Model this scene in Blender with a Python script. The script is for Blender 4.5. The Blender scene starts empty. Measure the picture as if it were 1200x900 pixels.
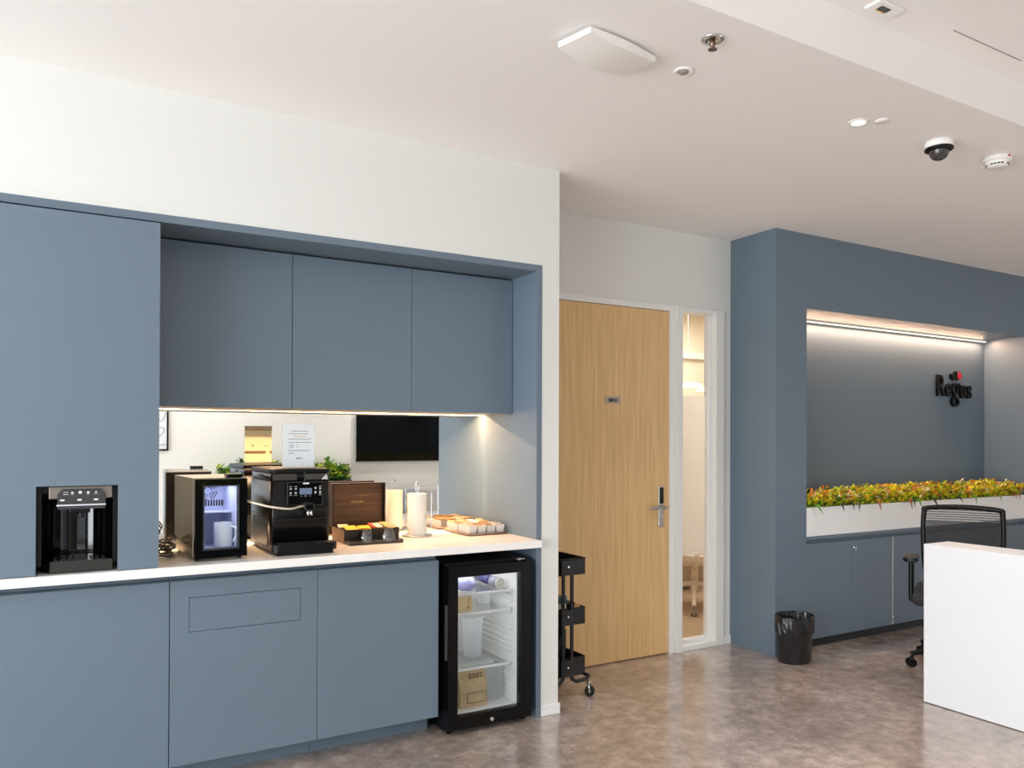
import bpy, bmesh, math, random
from mathutils import Vector, Matrix, Euler
R = math.radians
rnd = random.Random(7)
SC = bpy.context.scene
COL = SC.collection

# ------------------------------------------------------------------ camera
def camera():
    yaw, pitch, roll = 0.5231, 0.0052, 0.0037
    r = Vector((math.cos(yaw), -math.sin(yaw), 0)); f = Vector((math.sin(yaw), math.cos(yaw), 0)); u = Vector((0, 0, 1))
    f2 = f*math.cos(pitch)+u*math.sin(pitch); u2 = u*math.cos(pitch)-f*math.sin(pitch)
    r3 = r*math.cos(roll)+u2*math.sin(roll); u3 = u2*math.cos(roll)-r*math.sin(roll)
    cd = bpy.data.cameras.new('camera'); co = bpy.data.objects.new('camera', cd); COL.objects.link(co)
    m = Matrix((r3, u3, -f2)).transposed().to_4x4(); m.translation = Vector((0, 0, 1.4))
    co.matrix_world = m
    cd.sensor_fit = 'HORIZONTAL'; cd.sensor_width = 36; cd.lens = 36*918.0/1200
    cd.shift_y = (510.24-450)/1200; cd.clip_start = 0.05; cd.clip_end = 100
    SC.camera = co
camera()
SC.view_settings.view_transform = 'Standard'; SC.view_settings.look = 'None'
SC.view_settings.gamma = 1.0; SC.view_settings.use_curve_mapping = False
SC.view_settings.exposure = -0.22
SC.cycles.max_bounces = 10; SC.cycles.diffuse_bounces = 7; SC.cycles.glossy_bounces = 5
SC.cycles.transmission_bounces = 6; SC.cycles.transparent_max_bounces = 12
SC.cycles.sample_clamp_indirect = 6; SC.cycles.use_denoising = True

# ------------------------------------------------------------------ light
W = bpy.data.worlds.new('world'); SC.world = W; W.use_nodes = True
W.node_tree.nodes['Background'].inputs[0].default_value = (0.75, 0.87, 1.0, 1)
W.node_tree.nodes['Background'].inputs[1].default_value = 1.0

def area(name, loc, direction, sx, sy, power, color=(1, 1, 1), spread=180):
    l = bpy.data.lights.new(name, 'AREA'); l.shape = 'RECTANGLE'; l.size = sx; l.size_y = sy
    l.energy = power; l.color = color; l.spread = R(spread)
    o = bpy.data.objects.new(name, l); COL.objects.link(o); o.location = loc
    o.rotation_euler = Vector(direction).to_track_quat('-Z', 'Y').to_euler(); return o
def spot(name, loc, direction, power, angle, blend, size, color):
    l = bpy.data.lights.new(name, 'SPOT'); l.energy = power; l.spot_size = R(angle); l.spot_blend = blend
    l.shadow_soft_size = size; l.color = color
    o = bpy.data.objects.new(name, l); COL.objects.link(o); o.location = loc
    o.rotation_euler = Vector(direction).to_track_quat('-Z', 'Y').to_euler(); return o
WARM = (1.0, 0.57, 0.27)
# daylight through the window band in the left wall
area('window_daylight_near', (-4.36, -0.4, 1.45), (1, 0.05, -0.02), 2.9, 2.5, 275, (0.93, 0.97, 1.0))
area('window_daylight_far', (-4.36, 2.1, 1.45), (1, 0.0, -0.02), 2.0, 2.5, 190, (0.93, 0.97, 1.0))
# daylight through the rear window left of the picture, plus added fill far right
area('window_daylight_rear', (-1.4, -1.98, 1.5), (0.0, 1, 0.0), 4.0, 2.3, 16, (0.95, 0.97, 1.0))
area('fill_light_right', (6.8, -1.98, 1.5), (0.0, 1, 0.0), 2.8, 2.3, 12, (1.0, 0.96, 0.92))  # unseen source added to lift the upper right ceiling
# ceiling downlights (the one in view, its neighbours, and unseen fill added right and rear)
for x, y, z, p, a in [(2.987, 2.186, 2.765, 24, 120), (3.7, 1.4, 2.945, 115, 120), (1.2, 0.6, 2.945, 20, 110), (5.6, 0.5, 2.945, 250, 92), (7.4, 0.6, 2.945, 230, 92),  # last two added so floor bounce brightens the right ceiling
                      (1.4, -1.35, 2.945, 65, 120), (3.9, -1.35, 2.945, 75, 120)]:  # rear pair added to brighten the wall shown in the mirror
    spot('downlight_and_fill_beam', (x, y, z-0.012), (0, 0, -1), p, a, 0.7, 0.035, (1.0, 0.93, 0.86))

# ------------------------------------------------------------------ materials
def lin(c):
    return tuple(((v/255)/12.92 if v/255 <= 0.04045 else ((v/255+0.055)/1.055)**2.4) for v in c)
_m = {}
def mat(name, rgb, rough=0.5, metal=0.0, var=0.0, scale=8.0, bump=0.0, stretch=(1, 1, 1), spec=0.5, coat=0.0, emit=0.0, emitc=None, lin_rgb=None):
    if name in _m: return _m[name]
    m = bpy.data.materials.new(name); m.use_nodes = True; nt = m.node_tree; b = nt.nodes['Principled BSDF']
    c = lin_rgb or lin(rgb)
    b.inputs['Base Color'].default_value = (*c, 1); b.inputs['Roughness'].default_value = rough
    b.inputs['Metallic'].default_value = metal; b.inputs['Specular IOR Level'].default_value = spec
    b.inputs['Coat Weight'].default_value = coat
    if var or bump:
        tc = nt.nodes.new('ShaderNodeTexCoord'); mp = nt.nodes.new('ShaderNodeMapping'); mp.inputs['Scale'].default_value = stretch
        n = nt.nodes.new('ShaderNodeTexNoise'); n.inputs['Scale'].default_value = scale; n.inputs['Detail'].default_value = 4
        nt.links.new(tc.outputs['Object'], mp.inputs[0]); nt.links.new(mp.outputs[0], n.inputs['Vector'])
        if var:
            mx = nt.nodes.new('ShaderNodeMix'); mx.data_type = 'RGBA'
            mx.inputs[6].default_value = (*[v*(1-var) for v in c], 1); mx.inputs[7].default_value = (*[min(1, v*(1+var)) for v in c], 1)
            nt.links.new(n.outputs['Fac'], mx.inputs[0]); nt.links.new(mx.outputs[2], b.inputs['Base Color'])
        if bump:
            bp = nt.nodes.new('ShaderNodeBump'); bp.inputs['Strength'].default_value = bump; bp.inputs['Distance'].default_value = 0.002
            nt.links.new(n.outputs['Fac'], bp.inputs['Height']); nt.links.new(bp.outputs[0], b.inputs['Normal'])
    if emit:
        b.inputs['Emission Color'].default_value = (*(emitc or c), 1); b.inputs['Emission Strength'].default_value = emit
    _m[name] = m; return m

def floor_mat():
    m = bpy.data.materials.new('mottled_vinyl'); m.use_nodes = True; nt = m.node_tree; N = nt.nodes; L = nt.links
    b = N['Principled BSDF']
    tc = N.new('ShaderNodeTexCoord')
    n1 = N.new('ShaderNodeTexNoise'); n1.inputs['Scale'].default_value = 2.2; n1.inputs['Detail'].default_value = 8; n1.inputs['Roughness'].default_value = 0.68; n1.inputs['Distortion'].default_value = 0.25
    n2 = N.new('ShaderNodeTexNoise'); n2.inputs['Scale'].default_value = 13; n2.inputs['Detail'].default_value = 6; n2.inputs['Roughness'].default_value = 0.7
    L.new(tc.outputs['Object'], n1.inputs['Vector']); L.new(tc.outputs['Object'], n2.inputs['Vector'])
    ad = N.new('ShaderNodeMath'); ad.operation = 'MULTIPLY_ADD'; ad.inputs[1].default_value = 0.5
    L.new(n2.outputs['Fac'], ad.inputs[0])
    h = N.new('ShaderNodeMath'); h.operation = 'MULTIPLY'; h.inputs[1].default_value = 0.5; L.new(n1.outputs['Fac'], h.inputs[0]); L.new(h.outputs[0], ad.inputs[2])
    cr = N.new('ShaderNodeValToRGB'); e = cr.color_ramp.elements
    e[0].position = 0.36; e[0].color = (*lin((126, 112, 103)), 1); e[1].position = 0.64; e[1].color = (*lin((204, 189, 178)), 1)
    k = e.new(0.5); k.color = (*lin((162, 146, 136)), 1)
    L.new(ad.outputs[0], cr.inputs[0])
    br = N.new('ShaderNodeTexBrick'); br.inputs['Scale'].default_value = 1; br.inputs['Brick Width'].default_value = 0.9; br.inputs['Row Height'].default_value = 0.9
    br.inputs['Mortar Size'].default_value = 0.0012; br.offset = 0.0
    br.inputs['Color1'].default_value = (1, 1, 1, 1); br.inputs['Color2'].default_value = (0.94, 0.94, 0.94, 1); br.inputs['Mortar'].default_value = (0.8, 0.72, 0.68, 1)
    L.new(tc.outputs['Object'], br.inputs['Vector'])
    mx = N.new('ShaderNodeMix'); mx.data_type = 'RGBA'; mx.blend_type = 'MULTIPLY'; mx.inputs[0].default_value = 1
    L.new(cr.outputs[0], mx.inputs[6]); L.new(br.outputs['Color'], mx.inputs[7]); L.new(mx.outputs[2], b.inputs['Base Color'])
    rr = N.new('ShaderNodeMapRange'); rr.inputs['To Min'].default_value = 0.10; rr.inputs['To Max'].default_value = 0.30
    L.new(n2.outputs['Fac'], rr.inputs[0]); L.new(rr.outputs[0], b.inputs['Roughness'])
    b.inputs['Specular IOR Level'].default_value = 1.0; b.inputs['Coat Weight'].default_value = 0.5; b.inputs['Coat Roughness'].default_value = 0.16; b.inputs['Coat IOR'].default_value = 1.6
    return m

def wood_mat(name, c1, c2, scale=(30, 30, 1.2), rough=0.45):
    if name in _m: return _m[name]
    m = bpy.data.materials.new(name); m.use_nodes = True; nt = m.node_tree; N = nt.nodes; L = nt.links; b = N['Principled BSDF']
    tc = N.new('ShaderNodeTexCoord'); mp = N.new('ShaderNodeMapping'); mp.inputs['Scale'].default_value = scale
    n = N.new('ShaderNodeTexNoise'); n.inputs['Scale'].default_value = 1.6; n.inputs['Detail'].default_value = 5; n.inputs['Roughness'].default_value = 0.6
    L.new(tc.outputs['Object'], mp.inputs[0]); L.new(mp.outputs[0], n.inputs['Vector'])
    cr = N.new('ShaderNodeValToRGB'); e = cr.color_ramp.elements
    e[0].position = 0.34; e[0].color = (*lin(c1), 1); e[1].position = 0.66; e[1].color = (*lin(c2), 1)
    L.new(n.outputs['Fac'], cr.inputs[0]); L.new(cr.outputs[0], b.inputs['Base Color']); b.inputs['Roughness'].default_value = rough
    _m[name] = m; return m

def glass_mat(name, tint=(0.97, 0.98, 0.98), refl=0.06):
    m = bpy.data.materials.new(name); m.use_nodes = True; nt = m.node_tree; N = nt.nodes; L = nt.links
    N.remove(N['Principled BSDF']); out = N['Material Output']
    t = N.new('ShaderNodeBsdfTransparent'); t.inputs[0].default_value = (*tint, 1)
    g = N.new('ShaderNodeBsdfGlossy'); g.inputs['Roughness'].default_value = 0.01
    lw = N.new('ShaderNodeLayerWeight'); lw.inputs[0].default_value = 0.5
    pw = N.new('ShaderNodeMath'); pw.operation = 'POWER'; pw.inputs[1].default_value = 5; L.new(lw.outputs['Facing'], pw.inputs[0])
    ml = N.new('ShaderNodeMath'); ml.operation = 'MULTIPLY_ADD'; ml.use_clamp = True; ml.inputs[1].default_value = 0.9; ml.inputs[2].default_value = refl*.6; L.new(pw.outputs[0], ml.inputs[0])
    mx = N.new('ShaderNodeMixShader'); L.new(ml.outputs[0], mx.inputs[0]); L.new(t.outputs[0], mx.inputs[1]); L.new(g.outputs[0], mx.inputs[2])
    L.new(mx.outputs[0], out.inputs[0]); return m

def frost_mat(name, clear=0.25, tint=(0.95, 0.94, 0.92)):
    m = bpy.data.materials.new(name); m.use_nodes = True; nt = m.node_tree; N = nt.nodes; L = nt.links
    N.remove(N['Principled BSDF']); out = N['Material Output']
    t = N.new('ShaderNodeBsdfTransparent'); t.inputs[0].default_value = (*tint, 1)
    tr = N.new('ShaderNodeBsdfTranslucent'); tr.inputs[0].default_value = (*tint, 1)
    df = N.new('ShaderNodeBsdfDiffuse'); df.inputs[0].default_value = (*tint, 1)
    a = N.new('ShaderNodeMixShader'); a.inputs[0].default_value = 0.2; L.new(tr.outputs[0], a.inputs[1]); L.new(df.outputs[0], a.inputs[2])
    b = N.new('ShaderNodeMixShader'); b.inputs[0].default_value = 1-clear; L.new(t.outputs[0], b.inputs[1]); L.new(a.outputs[0], b.inputs[2])
    L.new(b.outputs[0], out.inputs[0]); return m

BLUE = mat('slate_blue_laminate', None, 0.42, var=0.03, scale=3, lin_rgb=(0.127, 0.174, 0.222))
WALL = mat('white_wall_paint', (217, 218, 214), 0.75, var=0.01, scale=2, bump=0.05)
CEIL = mat('ceiling_paint', (240, 237, 235), 0.85, var=0.012, scale=1.5)
TRIM = mat('white_trim_paint', (228, 228, 226), 0.4, var=0.01, scale=4)
STONE = mat('white_quartz', (238, 236, 232), 0.22, var=0.02, scale=30)
UNDER = mat('cabinet_underside_laminate', (168, 156, 142), 0.5, var=0.02, scale=6)
OAK = wood_mat('oak_veneer', (206, 168, 114), (224, 188, 134))
BLK = mat('black_plastic', (12, 12, 13), 0.38, var=0.1, scale=20, spec=.25)
BLKG = mat('gloss_black', (6, 6, 7), 0.06, var=0.1, scale=10, coat=0.3)
BLKM = mat('black_metal_paint', (16, 17, 18), 0.4, var=0.08, scale=20)
DKG = mat('dark_grey_plastic', (50, 50, 52), 0.4, var=0.05, scale=20)
STEEL = mat('brushed_steel', (190, 186, 180), 0.28, 1.0, var=0.05, scale=6, stretch=(1, 1, 40))
CHROME = mat('chrome', (225, 225, 225), 0.12, 1.0, var=0.02)
WHT = mat('white_plastic', (236, 235, 232), 0.35, var=0.01)
LINER = mat('fridge_liner', (232, 231, 228), 0.4, var=0.01)
PAPER = mat('white_paper', (240, 241, 245), 0.8, var=0.01)
INKG = mat('grey_ink', (120, 122, 128), 0.8, var=0.02)
MIRROR = mat('mirror_silver', (240, 242, 240), 0.005, 1.0, var=0.001)
GLASS = glass_mat('clear_glass'); GLASSD = glass_mat('door_glass', (0.93, 0.95, 0.96), 0.07)
FROST = frost_mat('frosted_film', 0.12)

# ------------------------------------------------------------------ mesh builder
def wm(o):
    m = o.matrix_basis.copy()
    while o.parent: o = o.parent; m = o.matrix_basis @ m
    return m
class G:
    def __init__(s): s.bm = bmesh.new(); s.mi = 0
    def _new(s, n0): 
        s.bm.faces.ensure_lookup_table()
        for f in s.bm.faces[n0:]: f.material_index = s.mi
    def box(s, x0, x1, y0, y1, z0, z1, bev=0, seg=2, M=None):
        n0 = len(s.bm.faces)
        t = bmesh.new()
        bmesh.ops.create_cube(t, size=1)
        for v in t.verts: v.co = Vector(((x0+x1)/2+v.co.x*(x1-x0), (y0+y1)/2+v.co.y*(y1-y0), (z0+z1)/2+v.co.z*(z1-z0)))
        if bev: bmesh.ops.bevel(t, geom=t.edges[:], offset=min(bev, abs(x1-x0)*.45, abs(y1-y0)*.45, abs(z1-z0)*.45), segments=seg, affect='EDGES', profile=0.5)
        s._merge(t, M); return s
    def _merge(s, t, M=None):
        if M is not None: bmesh.ops.transform(t, matrix=M, verts=t.verts)
        for f in t.faces: f.material_index = s.mi
        me = bpy.data.meshes.new('t'); t.to_mesh(me); t.free(); s.bm.from_mesh(me); bpy.data.meshes.remove(me)
    def cyl(s, p0, p1, r, r2=None, seg=24, cap=True):
        p0 = Vector(p0); p1 = Vector(p1); d = p1-p0
        t = bmesh.new(); bmesh.ops.create_cone(t, cap_ends=cap, segments=seg, radius1=r, radius2=r if r2 is None else r2, depth=d.length)
        for f in t.faces: f.smooth = len(f.verts) == 4
        M = Matrix.Translation((p0+p1)/2) @ d.to_track_quat('Z', 'Y').to_matrix().to_4x4()
        s._merge(t, M); return s
    def sph(s, c, r, sc=(1, 1, 1), seg=20):
        t = bmesh.new(); bmesh.ops.create_uvsphere(t, u_segments=seg, v_segments=max(6, seg//2), radius=r)
        for f in t.faces: f.smooth = True
        s._merge(t, Matrix.Translation(c) @ Matrix.Diagonal((*sc, 1))); return s
    def tube(s, pts, r, seg=10, closed=False, smooth=True):
        pts = [Vector(p) for p in pts]
        if smooth and len(pts) > 2:
            q = []; n = len(pts)
            rng = range(n if closed else n-1)
            for i in rng:
                a = pts[(i-1) % n] if closed or i > 0 else pts[0]; b = pts[i]; c = pts[(i+1) % n]; e = pts[(i+2) % n] if closed or i+2 < n else pts[-1]
                for k in range(6):
                    u = k/6; q.append(0.5*((2*b)+(c-a)*u+(2*a-5*b+4*c-e)*u*u+(3*b-a-3*c+e)*u**3))
            if not closed: q.append(pts[-1])
            pts = q
        t = bmesh.new(); rings = []; n = len(pts); up = Vector((0, 0, 1)); prev = None
        for i, p in enumerate(pts):
            if closed: d = pts[(i+1) % n]-pts[i-1]
            else: d = pts[min(i+1, n-1)]-pts[max(i-1, 0)]
            d.normalize()
            a = prev if prev is not None else (up.cross(d) if abs(d.z) < .95 else Vector((1, 0, 0)).cross(d))
            a = (a-d*a.dot(d)).normalized(); prev = a; b = d.cross(a)
            rings.append([t.verts.new(p+(a*math.cos(2*math.pi*k/seg)+b*math.sin(2*math.pi*k/seg))*r) for k in range(seg)])
        for i in range(n if closed else n-1):
            A = rings[i]; B = rings[(i+1) % n]
            for k in range(seg):
                f = t.faces.new((A[k], A[(k+1) % seg], B[(k+1) % seg], B[k])); f.smooth = True
        if not closed: t.faces.new(rings[0][::-1]); t.faces.new(rings[-1])
        s._merge(t); return s
    def lathe(s, prof, c=(0, 0, 0), seg=40, sc=(1, 1), M=None, smooth=True):
        t = bmesh.new(); rings = []
        for r, z in prof:
            if r < 1e-6: rings.append([t.verts.new((c[0], c[1], c[2]+z))])
            else: rings.append([t.verts.new((c[0]+r*sc[0]*math.cos(2*math.pi*k/seg), c[1]+r*sc[1]*math.sin(2*math.pi*k/seg), c[2]+z)) for k in range(seg)])
        for A, B in zip(rings, rings[1:]):
            for k in range(seg):
                a, a2 = A[k % len(A)], A[(k+1) % len(A)]; b, b2 = B[k % len(B)], B[(k+1) % len(B)]
                vs = []
                for v in (a, a2, b2, b):
                    if v not in vs: vs.append(v)
                if len(vs) > 2: f = t.faces.new(vs); f.smooth = smooth
        s._merge(t, M); return s
    def prism(s, poly, a0, a1, axis='y', bev=0):
        # poly: list of 2D points; axis: extrusion axis. x:(y,z) y:(x,z) z:(x,y)
        t = bmesh.new()
        def P(p, a): return {'x': (a, p[0], p[1]), 'y': (p[0], a, p[1]), 'z': (p[0], p[1], a)}[axis]
        A = [t.verts.new(P(p, a0)) for p in poly]; B = [t.verts.new(P(p, a1)) for p in poly]; n = len(poly)
        t.faces.new(A); t.faces.new(B[::-1])
        for i in range(n): t.faces.new((A[i], B[i], B[(i+1) % n], A[(i+1) % n]))
        bmesh.ops.recalc_face_normals(t, faces=t.faces)
        if bev: bmesh.ops.bevel(t, geom=t.edges[:], offset=bev, segments=2, affect='EDGES')
        s._merge(t); return s
    def quad(s, *p):
        n0 = len(s.bm.faces); f = s.bm.faces.new([s.bm.verts.new(q) for q in p]); f.material_index = s.mi; return s
    def text(s, body, size, ext, M, offset=0.0):
        cu = bpy.data.curves.new('t', 'FONT'); cu.body = body; cu.size = size; cu.extrude = ext; cu.offset = offset; cu.resolution_u = 4
        cu.align_x = 'LEFT'; ob = bpy.data.objects.new('t', cu); COL.objects.link(ob)
        bpy.context.view_layer.update()
        me = bpy.data.meshes.new_from_object(ob.evaluated_get(bpy.context.evaluated_depsgraph_get()))
        t = bmesh.new(); t.from_mesh(me); bpy.data.meshes.remove(me); bpy.data.objects.remove(ob); bpy.data.curves.remove(cu)
        s._merge(t, M); return s
    def ob(s, name, m, parent=None, local=False, kind=None, label=None):
        bm = s.bm
        me = bpy.data.meshes.new(name)
        if parent is not None and not local:
            bmesh.ops.transform(bm, matrix=wm(parent).inverted(), verts=bm.verts)
        off = None
        if parent is None:
            xs = [v.co for v in bm.verts]
            off = Vector(((min(v.x for v in xs)+max(v.x for v in xs))/2, (min(v.y for v in xs)+max(v.y for v in xs))/2, min(v.z for v in xs)))
            for v in bm.verts: v.co -= off
        bmesh.ops.recalc_face_normals(bm, faces=bm.faces) if s.__dict__.get('fixn') else None
        bm.to_mesh(me); bm.free()
        for k in (m if isinstance(m, (list, tuple)) else [m]): me.materials.append(k)
        o = bpy.data.objects.new(name, me); COL.objects.link(o)
        if off is not None: o.location = off
        if parent is not None: o.parent = parent
        if kind: o['kind'] = kind
        if label: o['label'] = label
        return o
def tag(o, label, cat, group=None, kind=None):
    o['label'] = label; o['category'] = cat
    if group: o['group'] = group
    if kind: o['kind'] = kind
    return o
def thing(name, label, cat, loc, rz=0, group=None):
    o = bpy.data.objects.new(name, None); COL.objects.link(o); o.location = loc; o.rotation_euler = (0, 0, rz)
    o.empty_display_size = 0.05
    return tag(o, label, cat, group)
def kids(o): return [c for c in COL.objects if c.parent == o]
def dup(o, loc=None, rz=None, label=None, parent=None):
    c = o.copy(); COL.objects.link(c)
    if parent is not None: c.parent = parent
    if loc is not None: c.location = loc
    if rz is not None: c.rotation_euler = (0, 0, rz)
    if label: c['label'] = label
    for k in kids(o): dup(k, parent=c)
    return c
def S(name, g, m): return g.ob(name, m, None, kind='structure')
def box(*a, **k): return G().box(*a, **k)

# ------------------------------------------------------------------ calibrated dimensions
Y0, XW, ZC = 3.364, 2.2167, 2.7804
XF, ZF, XFI, ZFI = 2.1128, 2.2832, 2.0821, 2.2519
YU, ZUB, YM = 3.6038, 1.536, 3.955
XT = 0.333; YC, ZCT, ZCB = 3.304, 0.8969, 0.8619
YK = 3.943; XP, YQ = 4.0172, 3.5456
XN, ZN, XNR, YNB = 4.313, 2.2814, 7.0173, 3.8813
YST, ZUP = 1.849, 2.96
XL, XR, YB = -4.4, 8.6, -2.05

# ------------------------------------------------------------------ room shell
S('floor', box(XL-.1, XR+.1, YB-.1, YK+.05, -0.08, 0), floor_mat())
g = G().box(XL-.1, XR+.1, YST, YK+.15, ZC, ZUP+.1); S('ceiling', g, CEIL)
S('ceiling', box(XL-.1, XR+.1, YB-.1, YST, ZUP, ZUP+.1), CEIL)
# kitchen wall: bulkhead over the niche, pier right of it, part left of it
g = G(); g.box(-1.25, XF, Y0, YM+.1, ZF, ZC); g.box(XF, XW, Y0, YK+.1, 0, ZC); g.box(XL, -1.25, Y0, YM+.1, 0, ZC)
g.box(-1.25, XF, YM+.002, YM+.1, 0, ZF)
S('wall_kitchen', g, WALL)
g = G(); g.box(XF+.0, XW+.009, Y0-.009, Y0, 0, .052, .002); g.box(XW, XW+.009, Y0, YK-.001, 0, .052, .002); S('baseboard_kitchen', g, TRIM)
# blue lining of the niche: frame edge, side wall, soffit
g = G(); g.box(-1.25, XF, Y0-.002, YU+.02, ZFI, ZF); g.box(XFI, XF, Y0-.002, YM, 0, ZFI); S('trim_1', g, BLUE)
# door wall
g = G(); g.box(XW, XP, YK, YK+.1, 2.285, ZC); g.box(3.948, XP, YK, YK+.1, 0, 2.285); g.box(XW, 2.45, YK, YK+.1, 0, 2.285)
S('wall_back', g, WALL)
S('baseboard_back', box(3.95, XP, YK-.01, YK, 0, .055, .002), TRIM)
# door frame and sidelight frame
g = G(); g.box(2.43, 3.505, YK-.012, YK+.09, 2.246, 2.285, .003); g.box(2.43, 2.47, YK-.012, YK+.09, 0, 2.246, .003)
g.box(3.463, 3.505, YK-.012, YK+.09, 0, 2.246, .003); S('trim_2', g, TRIM)
g = G(); g.box(3.505, 3.559, YK-.03, YK+.1, 0, 2.285, .003); g.box(3.87, 3.948, YK-.016, YK+.1, 0, 2.285, .003)
g.box(3.555, 3.875, YK-.016, YK+.1, 0, .035, .003); g.box(3.559, 3.872, YK-.016, YK+.1, 2.258, 2.285, .003)
g.box(3.559, 3.87, YK+.03, YK+.08, .035, .06, .002); g.box(3.848, 3.87, YK+.03, YK+.08, .06, 2.258, .002)
win = S('window_1', g, TRIM)
box(3.557, 3.85, YK+.05, YK+.056, .058, 2.259).ob('pane', GLASS, win)
box(3.559, 3.849, YK+.057, YK+.0585, .62, 1.70).ob('frosted_film', FROST, win)
# door leaf
dr = S('door_1', box(2.472, 3.461, YK-.002, YK+.043, .008, 2.244, .0015), OAK)
h = box(3.369, 3.411, YK-.012, YK-.002, .835, 1.10, .006, 3).ob('handle_plate', STEEL, dr)
box(3.373, 3.407, YK-.017, YK-.011, .985, 1.092, .006, 3).ob('card_reader', BLKG, dr)
g = G(); g.cyl((3.39, YK-.012, .965), (3.39, YK-.055, .965), .011); g.tube([(3.39, YK-.055, .965), (3.35, YK-.057, .966), (3.30, YK-.055, .963), (3.262, YK-.05, .962)], .009)
g.ob('lever_handle', STEEL, dr); G().cyl((3.39, YK-.012, .90), (3.39, YK-.018, .90), .009).ob('key_cylinder', CHROME, dr)
# number plate on door
np_ = tag(box(2.940, 3.058, YK-.0065, YK-.0025, 1.628, 1.672, .001).ob('room_plate', mat('taupe_plate', (172, 158, 146), 0.4, var=0.02)),
    'small taupe room number plate reading MR01 on the oak door', 'sign')
G().text('MR01', .030, .0006, Matrix.Translation((2.966, YK-.0072, 1.639)) @ Matrix.Rotation(R(90), 4, 'X') @ Matrix.Diagonal((1.0, 1, 1, 1)), .0006).ob('lettering', BLK, np_)

# reception block
g = G(); g.box(XP, XN, YQ, YK+.2, 0, ZC); g.box(XN, XNR, YQ, YK+.2, ZN, ZC); g.box(XNR, XR, YQ, YK+.2, 0, ZC)
g.box(XN, XNR, YNB, YK+.2, 0, ZN); S('wall_reception', g, BLUE)
# left wall with window band
g = G(); g.box(XL-.1, XL, YB, YM, 0, .12); g.box(XL-.1, XL, YB, YM, 2.72, ZUP); g.box(XL-.1, XL, YB, YB+.1, .12, 2.72); g.box(XL-.1, XL, 3.15, YM, .12, 2.72)
g.box(XL-.1, XL, 1.05, 1.15, .12, 2.72); S('wall_left', g, WALL)
g = G()
for y in (YB+.1, -.48, 1.0, 1.15, 2.1, 3.10): g.box(XL-.07, XL-.02, y, y+.05, .12, 2.72)
for z in (.12, 2.67): g.box(XL-.07, XL-.02, YB+.1, 3.15, z, z+.05)
S('window_2', g, DKG)
# rear wall with window at its left, added fill opening at its right
g = G(); g.box(.75, 5.3, YB-.1, YB, 0, ZUP); g.box(5.3, XR, YB-.1, YB, 0, .3); g.box(5.3, XR, YB-.1, YB, 2.7, ZUP); g.box(8.3, XR, YB-.1, YB, .3, 2.7); g.box(XL, .75, YB-.1, YB, 0, .3); g.box(XL, .75, YB-.1, YB, 2.7, ZUP); g.box(XL, -3.5, YB-.1, YB, .3, 2.7); S('wall_rear', g, mat('rear_wall_brightened_white', (246, 244, 238), .8, var=.01, scale=2))  # wall white lightened to make up for weak light here
g = G()
for x in (-3.5, -1.4, .70): g.box(x, x+.05, YB-.07, YB-.02, .3, 2.7)
for z in (.3, 2.65): g.box(-3.5, .75, YB-.07, YB-.02, z, z+.05)
S('window_3', g, DKG)
g = G()
for x in (5.3, 6.8, 8.25): g.box(x, x+.05, YB-.07, YB-.02, .3, 2.7)
for z in (.3, 2.65): g.box(5.3, 8.3, YB-.07, YB-.02, z, z+.05)
S('window_fill', g, DKG)  # frame of the unseen window added for fill light
S('wall_right', box(XR, XR+.1, YB, YM, 0, ZUP), WALL)

# meeting room behind the sidelight
MRW = mat('meeting_room_wall_paint', (232, 222, 204), 0.8, var=0.01)
S('wall_meeting', G().box(2.3, 7.6, 5.75, 5.85, 0, 2.75).box(7.5, 7.6, 4.15, 5.75, 0, 2.75).box(2.3, 2.4, 4.05, 5.75, 0, 2.75).box(4.2, 7.6, 4.16, 4.2, 0, 2.75), MRW)
S('ceiling', box(2.3, 7.6, 4.05, 5.85, 2.62, 2.7), CEIL)
S('trim_3', box(2.4, 7.5, 5.70, 5.75, 2.19, 2.25), TRIM)
CARP = mat('loop_carpet', (180, 155, 128), 0.95, var=0.45, scale=160, bump=0.6)
S('floor', box(2.3, 7.6, YK+.1, 5.85, -.06, .004), CARP)
area('meeting_room_lamp', (4.6, 4.9, 2.58), (0, 0, -1), 1.6, .9, 47, (1.0, 0.91, 0.80))

# ------------------------------------------------------------------ kitchen cabinets
def slab_with_hole(g, x0, x1, z0, z1, hx0, hx1, hz0, hz1, y0, y1):
    if hx0 > x0: g.box(x0, hx0, y0, y1, z0, z1)
    g.box(hx1, x1, y0, y1, z0, z1); g.box(hx0, hx1, y0, y1, hz1, z1)
    if hz0 > z0: g.box(hx0, hx1, y0, y1, z0, hz0)
YTF = 3.32
t = thing('tall_cabinet', 'tall slate-blue cabinet left of the niche with a black machine built in', 'cabinet', (-.3, 3.6, ZCT+.001))
g = G(); slab_with_hole(g, -.62, XT, ZCT+.002, 2.236, -.075, .1915, ZCT+.002, 1.2225, YTF, YTF+.02); g.ob('door', BLUE, t)
g = G(); g.box(XT-.018, XT, YTF+.021, YM-.004, ZCT+.001, 2.236); g.box(-.62, -.60, YTF+.021, YM-.004, ZCT+.001, 2.236); g.box(-.60, XT-.018, YTF+.021, YM-.004, 2.216, 2.236)
g.box(-.60, XT-.018, YM-.02, YM-.004, ZCT+.001, 2.216); g.box(-.6, XT-.018, YTF+.03, YM-.02, 1.235, 1.25); g.box(-.11, -.095, YTF+.03, YM-.02, ZCT+.001, 1.235); g.box(.215, .23, YTF+.03, YM-.02, ZCT+.001, 1.235)
g.ob('carcass', BLUE, t)
t = thing('tall_cabinet', 'plain slate-blue tall cabinet door cut by the left edge of the photo', 'cabinet', (-.93, 3.6, ZCT+.001))
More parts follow.
